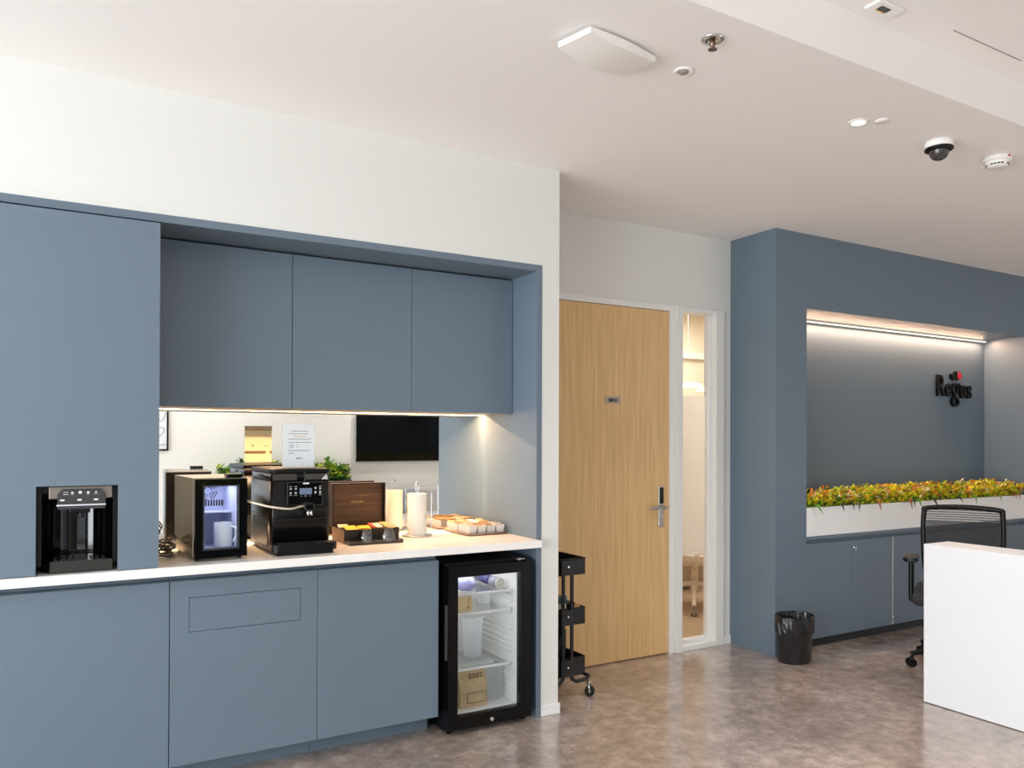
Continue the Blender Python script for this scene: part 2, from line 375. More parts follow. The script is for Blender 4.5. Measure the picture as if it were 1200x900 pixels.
box(-1.24, -.624, YTF, YTF+.02, ZCT+.002, 2.236).ob('door', BLUE, t); box(-1.24, -.624, YTF+.021, YM-.004, ZCT+.001, 2.236).ob('carcass', BLUE, t)

# worktop and mirror
wt = box(-1.24, XFI-.001, YC, YM-.001, ZCB, ZCT, .0015).ob('worktop', STONE)
tag(wt, 'long white stone worktop running over the base cabinets and fridge', 'countertop')
mr = box(XT+.002, XFI-.001, YM-.005, YM+.001, ZCT+.001, ZUB-.002).ob('splashback_mirror', MIRROR)
tag(mr, 'wide mirror splashback behind the worktop under the wall cabinets', 'mirror')

# base cabinets
def base_cab(x0, x1, label, flap=None):
    t = thing('base_cabinet', label, 'cabinet', ((x0+x1)/2, 3.6, 0), group='base cabinets under the worktop')
    box(x0+.001, x1-.001, Y0+.022, YM-.01, .0966, ZCB-.03).ob('carcass', BLUE, t)
    box(x0+.001, x1-.001, Y0+.04, Y0+.06, ZCB-.029, ZCB-.001).ob('finger_groove', BLUE, t)
    box(x0+.001, x1-.001, 3.492, 3.51, 0, .096).ob('toe_kick', BLUE, t)
    if flap:
        a, b, c, d = flap
        g = G(); slab_with_hole(g, x0+.0016, x1-.0016, .0966, .8306, a, b, c, d, Y0, Y0+.02)
        dd = g.ob('door', BLUE, t); box(a+.0022, b-.0022, Y0, Y0+.018, c+.0022, d-.0022).ob('flap', BLUE, dd)
    else: box(x0+.0016, x1-.0016, Y0, Y0+.02, .0966, .8306, .0008, 1).ob('door', BLUE, t)
base_cab(-1.24, -.215, 'slate-blue base cabinet cut by the left edge of the photo')
base_cab(-.21, .379, 'slate-blue base cabinet under the built-in black machine')
base_cab(.379, .9705, 'slate-blue base cabinet with a rectangular flap cut into its door', (.451, .8975, .6225, .762))
base_cab(.9705, 1.5468, 'plain slate-blue base cabinet left of the black fridge')

# wall cabinets
for x0, x1, lb in [(XT+.002, .9171, 'leftmost slate-blue wall cabinet beside the tall unit'), (.9171, 1.5047, 'middle slate-blue wall cabinet above the coffee machine'), (1.5047, XFI-.002, 'right slate-blue wall cabinet above the paper towel roll')]:
    t = thing('wall_cabinet', lb, 'cabinet', ((x0+x1)/2, 3.75, ZUB), group='wall cabinets over the niche')
    box(x0+.0015, x1-.0015, YU, YU+.02, ZUB, 2.243, .0008, 1).ob('door', BLUE, t)
    g = G(); g.box(x0+.001, x1-.001, YU+.021, YM-.006, ZUB+.012, ZFI-.003); g.ob('carcass', BLUE, t)
    g = G(); g.box(x0+.001, x1-.001, YU+.021, YM-.05, ZUB+.001, ZUB+.011); g.ob('underside', UNDER, t)
# led profile under the wall cabinets
LEDM = mat('warm_led', (255, 225, 180), 0.5, emit=.5, emitc=(1.0, .7, .42))
t = thing('led_strip', 'warm light strip under the wall cabinets along the mirror', 'light', (1.2, YM-.025, ZUB))
box(XT+.004, XFI-.002, YM-.049, YM-.043, ZUB-.001, ZUB+.011).ob('profile', mat('bronze_profile', (70, 55, 42), .5, var=.02), t)
box(XT+.006, XFI-.003, YM-.040, YM-.010, ZUB+.0100, ZUB+.0115).ob('diffuser', LEDM, t)
area('under_cabinet_glow', ((XT+XFI)/2, YM-.012, ZUB+.0095), (0, 0, -1), XFI-XT-.012, .004, 30, WARM)
area('under_cabinet_beam', ((XT+XFI)/2, YM-.014, ZUB+.0095), (0, 0, -1), XFI-XT-.012, .003, 9, (1.0, .78, .55), 30)

# ------------------------------------------------------------------ built-in machine
t = thing('built_in_coffee_machine', 'gloss black coffee dispenser built into the tall cabinet', 'coffee machine', (.06, 3.5, ZCT))
g = G(); g.box(-.092, .212, 3.53, 3.60, ZCT+.002, 1.232); g.box(-.092, -.058, 3.36, 3.53, ZCT+.03, 1.2); g.box(.176, .212, 3.36, 3.53, ZCT+.03, 1.2); g.box(-.092, .212, 3.37, 3.53, 1.195, 1.232)
g.ob('housing', BLK, t)
g = G()  # curved glossy back
pts = []
for k in range(13):
    a = math.pi*k/12; pts.append((.059-math.cos(a)*.110, 3.40+math.sin(a)*.11))
for (a, b) in zip(pts, pts[1:]): g.quad((a[0], a[1], ZCT+.04), (b[0], b[1], ZCT+.04), (b[0], b[1], 1.17), (a[0], a[1], 1.17))
for f in g.bm.faces: f.smooth = True
g.ob('curved_back', BLKG, t)
g = G(); g.box(-.036, .175, 3.355, 3.40, 1.172, 1.221, .004); g.ob('top_band', mat('satin_grey_steel', (150, 142, 132), .45, .9, var=.1, scale=3), t)
g = G(); g.prism([(-.008, 1.135), (.150, 1.135), (.150, 1.19), (.135, 1.208), (.007, 1.208), (-.008, 1.19)], 3.338, 3.40, 'y', .002)
cp = g.ob('control_head', DKG, t)
g = G()
for x, z, w, hh in [(.0135, 1.198, .003, .003), (.0135, 1.190, .003, .003), (.022, 1.198, .008, .002), (.022, 1.190, .012, .002), (.040, 1.196, .008, .006), (.066, 1.197, .010, .009), (.092, 1.196, .008, .007), (.118, 1.197, .006, .005), (.118, 1.190, .012, .001), (.092, 1.189, .01, .001), (.040, 1.189, .01, .001)]:
    g.box(x-w/2, x+w/2, 3.3365, 3.338, z-hh/2, z+hh/2)
for x in (.008, .064, .118): g.box(x-.007, x+.007, 3.3365, 3.338, 1.166, 1.172)
g.ob('button_marks', WHT, cp)
box(-.009, .151, 3.335, 3.342, 1.147, 1.153, .001).ob('chrome_strip', CHROME, t)
g = G(); g.box(.03, .10, 3.36, 3.40, 1.118, 1.146, .004); g.cyl((.055, 3.375, 1.12), (.055, 3.375, 1.10), .005); g.cyl((.075, 3.375, 1.12), (.075, 3.375, 1.10), .005); g.ob('spout', BLK, t)
g = G(); g.prism([(-.062, 3.40), (-.03, 3.345), (.175, 3.345), (.178, 3.40), (.178, 3.52), (-.062, 3.52)], ZCT+.003, ZCT+.045, 'z', .002); dt = g.ob('drip_tray', BLKG, t)
g = G()
for k in range(9): g.box(-.02+k*.02, -.008+k*.02, 3.37, 3.47, ZCT+.045, ZCT+.047)
g.ob('drip_grid', DKG, dt)

# ------------------------------------------------------------------ mini milk fridge on the worktop (local coordinates)
t = thing('mini_fridge', 'small steel-sided milk fridge with lit glass door on the worktop', 'fridge', (.4715, 3.382, ZCT+.001), R(4.5))
WD, DP, HT = .212, .385, .339
STL = mat('champagne_steel', (170, 162, 150), 0.25, 1.0, var=0.04, scale=5, stretch=(1, 1, 25))
g = G(); g.box(0, .012, .03, DP, .015, HT, .002); g.box(WD-.012, WD, .03, DP, .015, HT, .002); g.box(.012, WD-.012, .03, DP, HT-.012, HT, .002); g.box(.012, WD-.012, .03, DP, .015, .03); g.ob('cabinet_body', STL, t, True)
g = G(); g.box(.006, WD-.006, DP, DP+.004, .02, HT-.005); 
for k in range(8): g.box(.03, WD-.03, DP+.004, DP+.007, .08+k*.014, .086+k*.014)
g.ob('rear_panel', BLK, t, True)
LB = mat('cool_liner', (208, 211, 233), 0.5, var=0.01)
g = G(); g.box(.030, .034, .02, .26, .045, .31); g.box(WD-.034, WD-.030, .02, .26, .045, .31); g.box(.03, WD-.03, .26, .265, .045, .31); g.box(.03, WD-.03, .02, .26, .042, .046); g.box(.03, WD-.03, .02, .26, .308, .312); g.ob('liner', LB, t, True)
g = G(); g.box(.034, WD-.034, .12, .26, .185, .19); g.ob('inner_shelf', LB, t, True)
g = G()
for k in range(9): g.box(.078+k*.0115, .0835+k*.0115, .257, .26, .205, .231)
for rr in (.018, .028, .038):
    n = 20
    for k in range(n):
        if k % 5 == 0: continue
        a = 2*math.pi*k/n; b = 2*math.pi*(k+.9)/n
        cx, cz = .112, .270
        if cz+rr*math.sin(a) > .306: continue
        g.tube([(cx+rr*math.cos(a), .2585, cz+rr*math.sin(a)), (cx+rr*math.cos(b), .2585, cz+rr*math.sin(b))], .0018, 6)
g.ob('fan_grille', BLK, t, True)
g = G(); slab_with_hole(g, .002, WD-.002, .012, HT-.004, .038, .172, .05, .305, -.0, .022)
# bevelled inner rim
dd = g.ob('door', BLKG, t, True)
g = G()
for a in [(.038, .172, .305, .310), (.038, .172, .045, .05)]: g.box(a[0], a[1], -.003, .018, a[2], a[3])
g.box(.033, .038, -.003, .018, .045, .31); g.box(.172, .177, -.003, .018, .045, .31); g.ob('door_rim', DKG, dd, True)
box(.038, .172, .008, .012, .05, .305).ob('door_glass', GLASSD, dd, True)
for x in (.02, WD-.02):
    for y in (.05, DP-.03): G().cyl((x, y, 0), (x, y, .016), .008).ob('foot', BLK, t, True)
box(.130, .195, .01, .06, HT+.001, HT+.016, .003).ob('hinge_cap', BLKG, t, True)
l = area('mini_fridge_light', (.472+.105, 3.382+.13, ZCT+.303), (0, 0, -1), .1, .12, .26, (0.86, 0.88, 1.0))
# mug inside
a = thing('mug', 'white ceramic mug standing inside the small milk fridge', 'mug', (.4715+.128, 3.382+.10, ZCT+.048))
CER = mat('white_ceramic', (236, 238, 242), 0.25)
G().lathe([(0, 0), (.034, 0), (.037, .004), (.037, .10), (.034, .10), (.034, .008), (0, .008)], (0, 0, 0)).ob('cup', CER, a, True)
G().tube([(.028, -.022, .085), (.045, -.035, .078), (.048, -.038, .05), (.036, -.028, .022)], .005).ob('handle', CER, a, True)

# ------------------------------------------------------------------ espresso machine
t = thing('coffee_machine', 'black bean-to-cup coffee machine with a touch panel and drip tray', 'coffee machine', (.92, 3.66, ZCT))
x0, x1, y0, y1 = .790, 1.055, 3.46, 3.86
z0, z1 = ZCT+.012, 1.266
g = G()
def rrect(x0, x1, y0, y1, r, n=5, back=True):
    P = []
    for cx, cy, a0, rr in [(x1-r, y0+r, -90, r), (x1-.004, y1-.004, 0, .004), (x0+.004, y1-.004, 90, .004), (x0+r, y0+r, 180, r)]:
        for k in range(n+1):
            a = R(a0+90*k/n); P.append((cx+rr*math.cos(a), cy+rr*math.sin(a)))
    return P
g.prism(rrect(x0, x1, y0, y1, .022), z0, 1.212, 'z'); g.prism(rrect(x0+.004, x1-.004, y0+.004, y1, .02), 1.212, 1.25, 'z')
for f in g.bm.faces: f.smooth = abs(f.normal.z) < .5
g.ob('body', mat('satin_black', (13, 12, 12), 0.22, var=0.1, scale=20, spec=.28), t)
g = G(); g.prism(rrect(x0-.001, x1+.001, y0-.001, y1, .022), 1.25, z1, 'z', .003); lid = g.ob('top_lid', BLK, t)
LIDW = mat('brown_tint_lid', (150, 118, 80), 0.35)
box(x0+.03, x1-.03, y0+.05, y1-.03, z1, z1+.002).ob('lid_panel', DKG, lid)
SMK = mat('smoked_plastic', (58, 56, 54), 0.25)
g = G(); g.box(x0+.010, .905, y0+.001, y0+.02, 1.216, 1.246, .004); g.ob('bean_window', SMK, t)
g = G(); g.box(.942, x1-.010, y0+.001, y0+.02, 1.216, 1.246, .004); g.ob('water_window', SMK, t)
g = G(); g.prism([(1.012, 1.219), (1.042, 1.219), (1.036, 1.243)], y0-.0005, y0+.002, 'y'); g.ob('label_sticker', mat('grey_sticker', (190, 188, 184), .6), t)
box(.936, .938, y0-.001, y0+.012, 1.213, 1.266).ob('chrome_line', CHROME, t)
g = G(); g.box(.855, 1.018, y0-.014, y0+.004, 1.103, 1.213, .006); cp = g.ob('control_panel', BLKG, t)
box(.912, .966, y0-.0155, y0-.0135, 1.155, 1.182).ob('display', mat('lcd', (96, 110, 138), .3, emit=.25, emitc=lin((96, 110, 138))), cp)
g = G()
for x, z, w, hh in [(.873, 1.19, .011, .003), (.873, 1.180, .009, .007), (.895, 1.19, .011, .003), (.895, 1.180, .009, .006), (.873, 1.162, .009, .007), (.895, 1.162, .009, .008), (.873, 1.152, .013, .002), (.895, 1.152, .013, .002), (.982, 1.182, .009, .009), (1.003, 1.190, .01, .003), (1.003, 1.180, .008, .009), (.982, 1.163, .008, .012), (1.003, 1.163, .008, .012), (1.003, 1.151, .014, .002), (.92, 1.148, .006, .002), (.938, 1.148, .01, .002), (.958, 1.148, .006, .002)]:
    g.box(x-w/2, x+w/2, y0-.0152, y0-.0138, z-hh/2, z+hh/2)
g.ob('button_icons', mat('icon_grey', (165, 166, 168), .5), cp)
box(.927, .953, y0-.0155, y0-.0138, 1.200, 1.206).ob('maker_mark', WHT, cp)
g = G(); g.box(.925, .972, y0-.045, y0, 1.085, 1.118, .006); g.ob('spout_block', BLKG, t)
g = G(); g.cyl((.943, y0-.035, 1.088), (.943, y0-.035, 1.060), .006); g.cyl((.957, y0-.035, 1.088), (.957, y0-.035, 1.060), .006); g.ob('coffee_nozzle', CHROME, t)
g = G(); g.box(x0+.012, x1-.012, y0-.002, y0+.01, 1.044, 1.0465); g.box(x0-.001, x0+.01, y0+.04, y1-.03, 1.055, 1.0575); g.ob('panel_seam', mat('seam_black', (4, 4, 4), .6), t)
g = G(); g.box(x0-.002, x0+.004, y0+.05, y1-.04, .935, 1.045, .002); g.box(x0-.0025, x0+.004, y0+.08, y1-.08, .93, .945); g.ob('side_door', mat('side_panel_black', (24, 21, 19), .28, spec=.5), t)
g = G(); g.box(x0+.006, x0+.01, y0+.08, y1-.08, 1.232, 1.236)
for k in range(4): g.box(x0+.002, x0+.006, y0+.16+k*.02, y0+.172+k*.02, 1.225, 1.24)
g.ob('vent', DKG, t)
# rounded drip tray
g = G(); P = []
tx0, tx1, ty0, ty1 = .783, 1.068, 3.382, 3.462
for cx, cy, a0 in [(tx1-.03, ty0+.03, -90)]:
    for k in range(7): P.append((cx+.03*math.cos(R(a0+15*k)), cy+.03*math.sin(R(a0+15*k))))
P += [(tx1, ty1), (tx0, ty1)]
for k in range(7): P.append((tx0+.03+.03*math.cos(R(180+15*k)), ty0+.03+.03*math.sin(R(180+15*k))))
g.prism(P, .914, .945, 'z', .002); dt = g.ob('drip_tray', BLK, t)
g = G(); g.prism([(tx0+.02, ty0+.012), (tx1-.02, ty0+.012), (tx1-.02, ty1), (tx0+.02, ty1)], ZCT+.001, .914, 'z'); g.ob('base_plinth', BLK, t)
g = G()
for k in range(12): g.box(tx0+.03+k*.019, tx0+.04+k*.019, ty0+.015, ty1-.01, .945, .947)
g.ob('drip_grid', DKG, dt)
# milk hose
hz = tag(G().tube([(.668, 3.46, 1.14), (.71, 3.40, 1.128), (.77, 3.37, 1.112), (.85, 3.375, 1.10), (.90, 3.41, 1.104), (.925, 3.43, 1.105)], .0042).ob('milk_hose', mat('cream_silicone', (226, 214, 190), 0.4)),
    'cream milk hose looping from the small fridge to the coffee machine', 'hose')
# sign holder on top of machine
t = thing('sign_holder', 'clear upright sign holder with a white printed sheet on the coffee machine', 'sign', (.93, 3.535, 1.269))
g = G(); g.box(.856, 1.004, 3.531, 3.533, 1.270, 1.47); g.box(.856, 1.004, 3.537, 3.539, 1.270, 1.47); g.box(.856, 1.004, 3.50, 3.57, 1.268, 1.270); g.ob('acrylic_stand', GLASS, t)
sh = box(.859, 1.001, 3.5335, 3.5347, 1.273, 1.468).ob('front_sheet', PAPER, t, label='white notice sheet with grey lines of print')
g = G()
for z, a, b in [(1.434, .897, .972), (1.422, .883, .975), (1.398, .883, .985), (1.383, .883, .985), (1.347, .883, .982), (1.335, .883, .91)]: g.box(a, b, 3.5329, 3.5335, z-.0012, z+.0012)
for a, z in [(.889, 1.372), (.889, 1.366), (.889, 1.360), (.92, 1.371), (.92, 1.363)]: g.box(a, a+(.018 if a < .9 else .008), 3.5329, 3.5335, z-.001, z+.001)
g.box(.918, .938, 3.5329, 3.5335, 1.309, 1.314); g.box(.938, .951, 3.5329, 3.5335, 1.311, 1.313)
g.ob('printed_lines', INKG, sh)
box(.905, .962, 3.5329, 3.5335, 1.408, 1.411).ob('orange_line', mat('orange_ink', (226, 176, 110), .8), sh)
PAPER_WARM = mat('warm_lit_paper', (246, 238, 214), .8, var=.02)  # pale yellow carries the warm strip light on the back sheet
bk = box(.859, 1.001, 3.5352, 3.5365, 1.273, 1.468).ob('back_sheet', PAPER_WARM, t, label='sheet facing the mirror, coloured yellow as under warm light')
g = G(); g.box(.859, 1.001, 3.5365, 3.5369, 1.443, 1.468); g.ob('tan_band', mat('tan_ink', (186, 168, 144), .8), bk)
g = G(); g.box(.859, .97, 3.5365, 3.5369, 1.318, 1.333); g.ob('brown_band', mat('brown_ink', (128, 96, 72), .8), bk); box(.99, 1.001, 3.5365, 3.5369, 1.318, 1.333).ob('brown_band', _m['brown_ink'], bk)
G().cyl((.90, 3.5365, 1.362), (.90, 3.5369, 1.362), .006).ob('round_mark', mat('olive_ink', (150, 150, 90), .8), bk); box(.955, .985, 3.5365, 3.5369, 1.357, 1.362).ob('tan_line', _m['tan_ink'], bk)

# cable bundle
g = G()
for k in range(7):
    cx, cy = .388+rnd.uniform(-.01, .01), 3.66+rnd.uniform(-.02, .02); rr = .052+rnd.uniform(-.006, .008); z = ZCT+.006+k*.006
    g.tube([(cx+rr*math.cos(a)*.62, cy+rr*1.9*math.sin(a), z+rnd.uniform(0, .010)+.004) for a in [2*math.pi*j/9 for j in range(9)]], .0036, 8, True)
g.tube([(.40, 3.75, .93), (.40, 3.66, .975), (.425, 3.60, .985), (.44, 3.66, .965), (.42, 3.76, .95)], .0035, 8)
g.tube([(.36, 3.60, .92), (.38, 3.55, .96), (.42, 3.62, .975), (.43, 3.70, .96)], .0035, 8)
tag(g.ob('cable_coil', mat('brown_black_cable', (48, 34, 28), .4)), 'dark coiled power cable lying on the worktop left of the small fridge', 'cable')

# ------------------------------------------------------------------ wooden tea box
WAL = wood_mat('walnut_veneer', (92, 62, 36), (132, 92, 54), (2, 2, 40), .4)
DWD = mat('dark_wood_edge', (46, 32, 26), .4, var=.1)
t = thing('tea_box', 'open wooden box with raised lid holding tea sachets', 'box', (1.31, 3.73, ZCT))
bx0, bx1, by0, by1 = 1.182, 1.462, 3.655, 3.845
g = G(); g.box(bx0, bx1, by0, by1, ZCT+.001, ZCT+.008); g.box(bx0, bx0+.008, by0, by1, ZCT+.008, .962); g.box(bx1-.008, bx1, by0, by1, ZCT+.008, .962); g.box(bx0+.008, bx1-.008, by0, by0+.008, ZCT+.008, .962); g.box(bx0+.008, bx1-.008, by1-.008, by1, ZCT+.008, .962)
tb = g.ob('case', DWD, t)
box(bx0-.0015, bx0, by0, by1, ZCT+.001, .962).ob('side_veneer', wood_mat('light_walnut', (132, 100, 74), (160, 124, 92), (2, 40, 40), .4), tb)
for dx_ in (.09, .184): box(bx0+dx_, bx0+dx_+.004, by0+.008, by1-.008, ZCT+.008, .955).ob('divider', DWD, t)
g = G(); ly = by1
g.box(bx0, bx1, ly+.034, ly+.04, .962, 1.175); 
g.box(bx0, bx1, ly, ly+.034, 1.169, 1.175); g.box(bx0, bx0+.006, ly, ly+.034, .962, 1.169); g.box(bx1-.006, bx1, ly, ly+.034, .962, 1.169)
ld = g.ob('lid', DWD, t)
box(bx0+.008, bx1-.008, ly+.031, ly+.0338, .966, 1.168).ob('lid_lining', WAL, ld)
g = G()
for k in range(9):
    hh = .010 if k % 3 == 0 else .007
    g.box(1.29+k*.0075, 1.2955+k*.0075, ly+.0302, ly+.031, 1.074, 1.074+hh)
g.box(1.33, 1.375, ly+.0302, ly+.031, 1.107, 1.1085); g.ob('gold_lettering', mat('gold_foil', (200, 160, 80), .3, .6), ld)
def packet(x, y, z, w, d, rz, rx, c, lb, nm='tea_sachet'):
    M = Matrix.Translation((x, y, z)) @ Matrix.Rotation(R(rz), 4, 'Z') @ Matrix.Rotation(R(rx), 4, 'X')
    g = G(); g.box(-w/2, w/2, -d/2, d/2, -.002, .002, .0012, 1, M=M); g.box(-w/2, w/2, d/2-.006, d/2+.002, -.0008, .0008, M=M)
    return tag(g.ob(nm, c), lb, 'sachet', 'tea sachets in the wooden box')
YE = mat('yellow_sachet', (240, 190, 60), .45, var=.05); RE = mat('red_sachet', (196, 50, 44), .45); CR = mat('cream_sachet', (236, 222, 196), .5); BG = mat('tan_sachet', (196, 152, 92), .5, var=.1)
packet(1.228, 3.70, .966, .065, .06, 8, 14, YE, 'yellow tea sachet lying over the left front corner of the wooden box')
packet(1.215, 3.78, .968, .05, .055, -12, 10, CR, 'cream tea sachet at the left rear of the wooden box')
packet(1.300, 3.71, .964, .06, .055, -4, 10, YE, 'yellow tea sachet in the middle of the wooden box')
packet(1.352, 3.74, .968, .022, .06, 12, 16, RE, 'red tea sachet standing in the wooden box')
packet(1.382, 3.745, .967, .034, .06, 8, 14, CR, 'cream tea sachet right of the red one in the wooden box')
packet(1.425, 3.75, .970, .045, .055, 20, 18, BG, 'tan tea sachet leaning at the right end of the wooden box')
packet(1.435, 3.69, .963, .04, .05, -16, 8, BG, 'tan tea sachet at the right front of the wooden box')

# small tray with two upturned glasses
t = thing('serving_tray', 'small dark narrow tray with two glasses before the wooden box', 'tray', (1.31, 3.60, ZCT))
g = G(); g.prism([(1.195, 3.572), (1.44, 3.572), (1.448, 3.58), (1.448, 3.645), (1.182, 3.645), (1.182, 3.585)], ZCT+.001, ZCT+.006, 'z')
g.box(1.182, 1.448, 3.570, 3.574, ZCT+.001, ZCT+.017, .001); g.box(1.182, 1.448, 3.643, 3.647, ZCT+.001, ZCT+.017, .001); g.box(1.180, 1.184, 3.57, 3.647, ZCT+.001, ZCT+.017, .001); g.box(1.446, 1.450, 3.57, 3.647, ZCT+.001, ZCT+.017, .001)
g.ob('tray_base', mat('dark_tray', (62, 54, 46), .45, var=.1), t)
TUM = glass_mat('tumbler_glass', (.90, .92, .92), .22)
for x, lb in [(1.268, 'upturned clear glass tumbler at the left of the small dark tray'), (1.378, 'upturned clear glass tumbler at the right of the small dark tray')]:
    g = G(); g.lathe([(.041, 0), (.042, .004), (.040, .03), (.030, .062), (.026, .066), (0, .066), (0, .060), (.024, .060), (.028, .056), (.037, .03), (.039, 0), (.041, 0)], (x, 3.608, ZCT+.007), 32)
    tag(g.ob('glass_tumbler', TUM), lb, 'glass', 'glasses on the small tray')

# paper towel holder
t = thing('paper_towel_holder', 'wire paper towel stand with a full white roll beside the tea box', 'paper towel holder', (1.613, 3.785, ZCT))
g = G(); g.lathe([(0, 0), (.078, 0), (.08, .003), (.078, .006), (0, .006)], (1.613, 3.785, ZCT+.001)); g.ob('base', CHROME, t)
g = G(); g.tube([(1.606, 3.785, 1.10), (1.606, 3.785, 1.16), (1.613, 3.785, 1.175), (1.620, 3.785, 1.16), (1.620, 3.785, 1.10)], .0028, 8); g.cyl((1.613, 3.785, ZCT+.005), (1.613, 3.785, 1.115), .004); g.ob('center_post', CHROME, t)
g = G(); g.tube([(1.690, 3.775, ZCT+.004), (1.692, 3.775, 1.10), (1.690, 3.775, 1.124)], .0028, 8); g.ob('tension_arm', CHROME, t)
ROLLM = mat('paper_towel', (246, 242, 232), .85, var=.03, scale=60, bump=.4)
g = G(); prof = [(.018, 0), (.049, 0), (.050, .002)]
for k in range(12): prof += [(.050, .004+k*.0172), (.0494, .0125+k*.0172)]
prof += [(.050, .210), (.049, .212), (.018, .212), (.018, 0)]
g.lathe(prof, (1.613, 3.785, ZCT+.008), 36); tag(g.ob('paper_towel_roll', ROLLM), 'full white paper towel roll standing on its wire stand', 'paper towel roll')

# sachet tray with bins
TRY = mat('taupe_tray', (140, 112, 92), .45, var=.05)
g = G(); P = []
for cx, cy, a0 in [(2.045, 3.65, -90), (2.045, 3.91, 0), (1.855, 3.91, 90), (1.855, 3.65, 180)]:
    for k in range(5): P.append((cx+.022*math.cos(R(a0+22.5*k)), cy+.022*math.sin(R(a0+22.5*k))))
g.prism(P, ZCT+.001, ZCT+.006, 'z')
for a, b in zip(P, P[1:]+P[:1]): g.cyl((a[0], a[1], ZCT+.008), (b[0], b[1], ZCT+.008), .005, seg=8)
tag(g.ob('serving_tray', TRY), 'taupe rounded tray full of white sachet bins by the niche side wall', 'tray')
BIN = mat('white_bin', (208, 206, 203), .4)
SUG = mat('kraft_sachet', (206, 164, 118), .6, var=.15, scale=40)
pos = ['leftmost', 'second from the left', 'third from the left', 'rightmost']
for r_ in range(2):
    for c in range(4):
        cx = 1.868+c*.0545; cy = 3.708+r_*.140; zz = ZCT+.0065; w, dpt, hh = .0245, .066, .043
        g = G(); v = []
        for (sx, sy, z) in [(w*.82, dpt*.93, zz), (w, dpt, zz+hh), (w-.002, dpt-.002, zz+hh), (w*.8-.002, dpt*.93-.002, zz+.002)]:
            v.append([g.bm.verts.new((cx+a*sx, cy+b_*sy, z)) for a, b_ in ((-1, -1), (1, -1), (1, 1), (-1, 1))])
        g.bm.faces.new(v[0][::-1]); g.bm.faces.new(v[3])
        for A, B in zip(v, v[1:]):
            for k in range(4): g.bm.faces.new((A[k], A[(k+1) % 4], B[(k+1) % 4], B[k]))
        g.fixn = True
        row = 'front' if r_ == 0 else 'rear'
        tag(g.ob('sachet_bin', BIN), 'small white sachet bin, %s in the %s row on the taupe tray' % (pos[c], row), 'bin', 'white bins on the taupe tray')
        g = G()
        for k in range(7):
            M = Matrix.Translation((cx+rnd.uniform(-.004, .004), cy-.045+k*.015, zz+.029+rnd.uniform(0, .006))) @ Matrix.Rotation(R(rnd.uniform(-14, 14)), 4, 'Z') @ Matrix.Rotation(R(58+rnd.uniform(-14, 14)), 4, 'X')
            g.box(-.018, .018, -.02, .02, -.0015, .0015, M=M)
        tag(g.ob('sugar_sachets', SUG if (r_+c) % 3 else CR), 'sachets filling the %s bin of the %s row on the taupe tray' % (pos[c], row), 'sachets', kind='stuff')

# ------------------------------------------------------------------ display fridge
t = thing('display_fridge', 'black under-counter fridge with a glass door right of the base cabinets', 'fridge', (1.80, 3.55, 0))
fx0, fx1, fz0, fz1, fy = 1.5785, 2.0325, .03, .797, 3.326
g = G(); g.box(fx0, fx0+.03, fy+.045, 3.90, .02, fz1+.012); g.box(fx1-.03, fx1, fy+.045, 3.90, .02, fz1+.012); g.box(fx0+.03, fx1-.03, fy+.045, 3.90, fz1-.03, fz1+.012); g.box(fx0+.03, fx1-.03, fy+.045, 3.90, .02, .07); g.box(fx0+.03, fx1-.03, 3.87, 3.90, .07, fz1-.03)
g.ob('cabinet_body', BLK, t)
g = G(); ax, bx, cy0, cy1 = fx0+.035, fx1-.035, fy+.046, 3.80
g.box(ax, ax+.01, cy0, cy1, .072, .765); g.box(bx-.01, bx, cy0, cy1, .072, .765); g.box(ax, bx, cy1-.01, cy1, .072, .765); g.box(ax, bx, cy0, cy1, .07, .08); g.box(ax, bx, cy0, cy1, .757, .767)
for k in range(19):
    z = .13+k*.028
    if abs(z-.29) < .01: continue
    g.box(bx-.02, bx-.01, cy0+.06, cy1-.05, z, z+.010, .003); g.box(ax+.01, ax+.02, cy0+.06, cy1-.05, z, z+.010, .003)
g.ob('liner', LINER, t)
for z in (.640, .545, .275):
    g = G(); g.box(ax+.012, bx-.022, cy0+.05, cy0+.06, z-.004, z+.006); g.box(ax+.012, bx-.022, cy1-.05, cy1-.04, z-.002, z+.004)
    g.box(ax+.012, ax+.016, cy0+.05, cy1-.04, z-.003, z+.004); g.box(bx-.026, bx-.022, cy0+.05, cy1-.04, z-.003, z+.004)
    sh = g.ob('shelf', WHT, t); box(ax+.012, bx-.022, cy0+.06, cy1-.05, z-.001, z+.003).ob('shelf_glass', GLASS, sh)
g = G(); slab_with_hole(g, fx0, fx1, fz0, fz1, 1.6285, 1.9735, .0895, .747, fy, fy+.04); d_ = g.ob('door', mat('fridge_door_black', (7, 7, 8), .2, var=.05, spec=.22), t)
g = G(); slab_with_hole(g, 1.6285-.008, 1.9735+.008, .0895-.008, .747+.008, 1.6315, 1.9705, .0925, .744, fy+.041, fy+.045); g.ob('door_gasket', WHT, d_)
box(1.6285, 1.9735, fy+.012, fy+.018, .0895, .747).ob('door_glass', GLASSD, d_)
g = G(); g.cyl((1.812, fy, .053), (1.812, fy-.006, .053), .009); g.box(1.8105, 1.8135, fy-.0075, fy-.006, .047, .059); g.ob('lock', CHROME, d_)
box(fx0-.006, fx0, fy+.006, fy+.03, .36, .62, .002).ob('handle', DKG, d_)
g = G(); g.cyl((1.975, fy+.02, fz1), (1.975, fy+.02, fz1+.018), .006); g.box(1.955, 2.0, fy+.012, fy+.05, fz1+.010, fz1+.014); g.ob('hinge', STEEL, t)
for x in (fx0+.03, fx1-.012):
    for y in (fy+.06, 3.87): G().cyl((x, y, 0), (x, y, .025), .011).ob('foot', BLK, t)
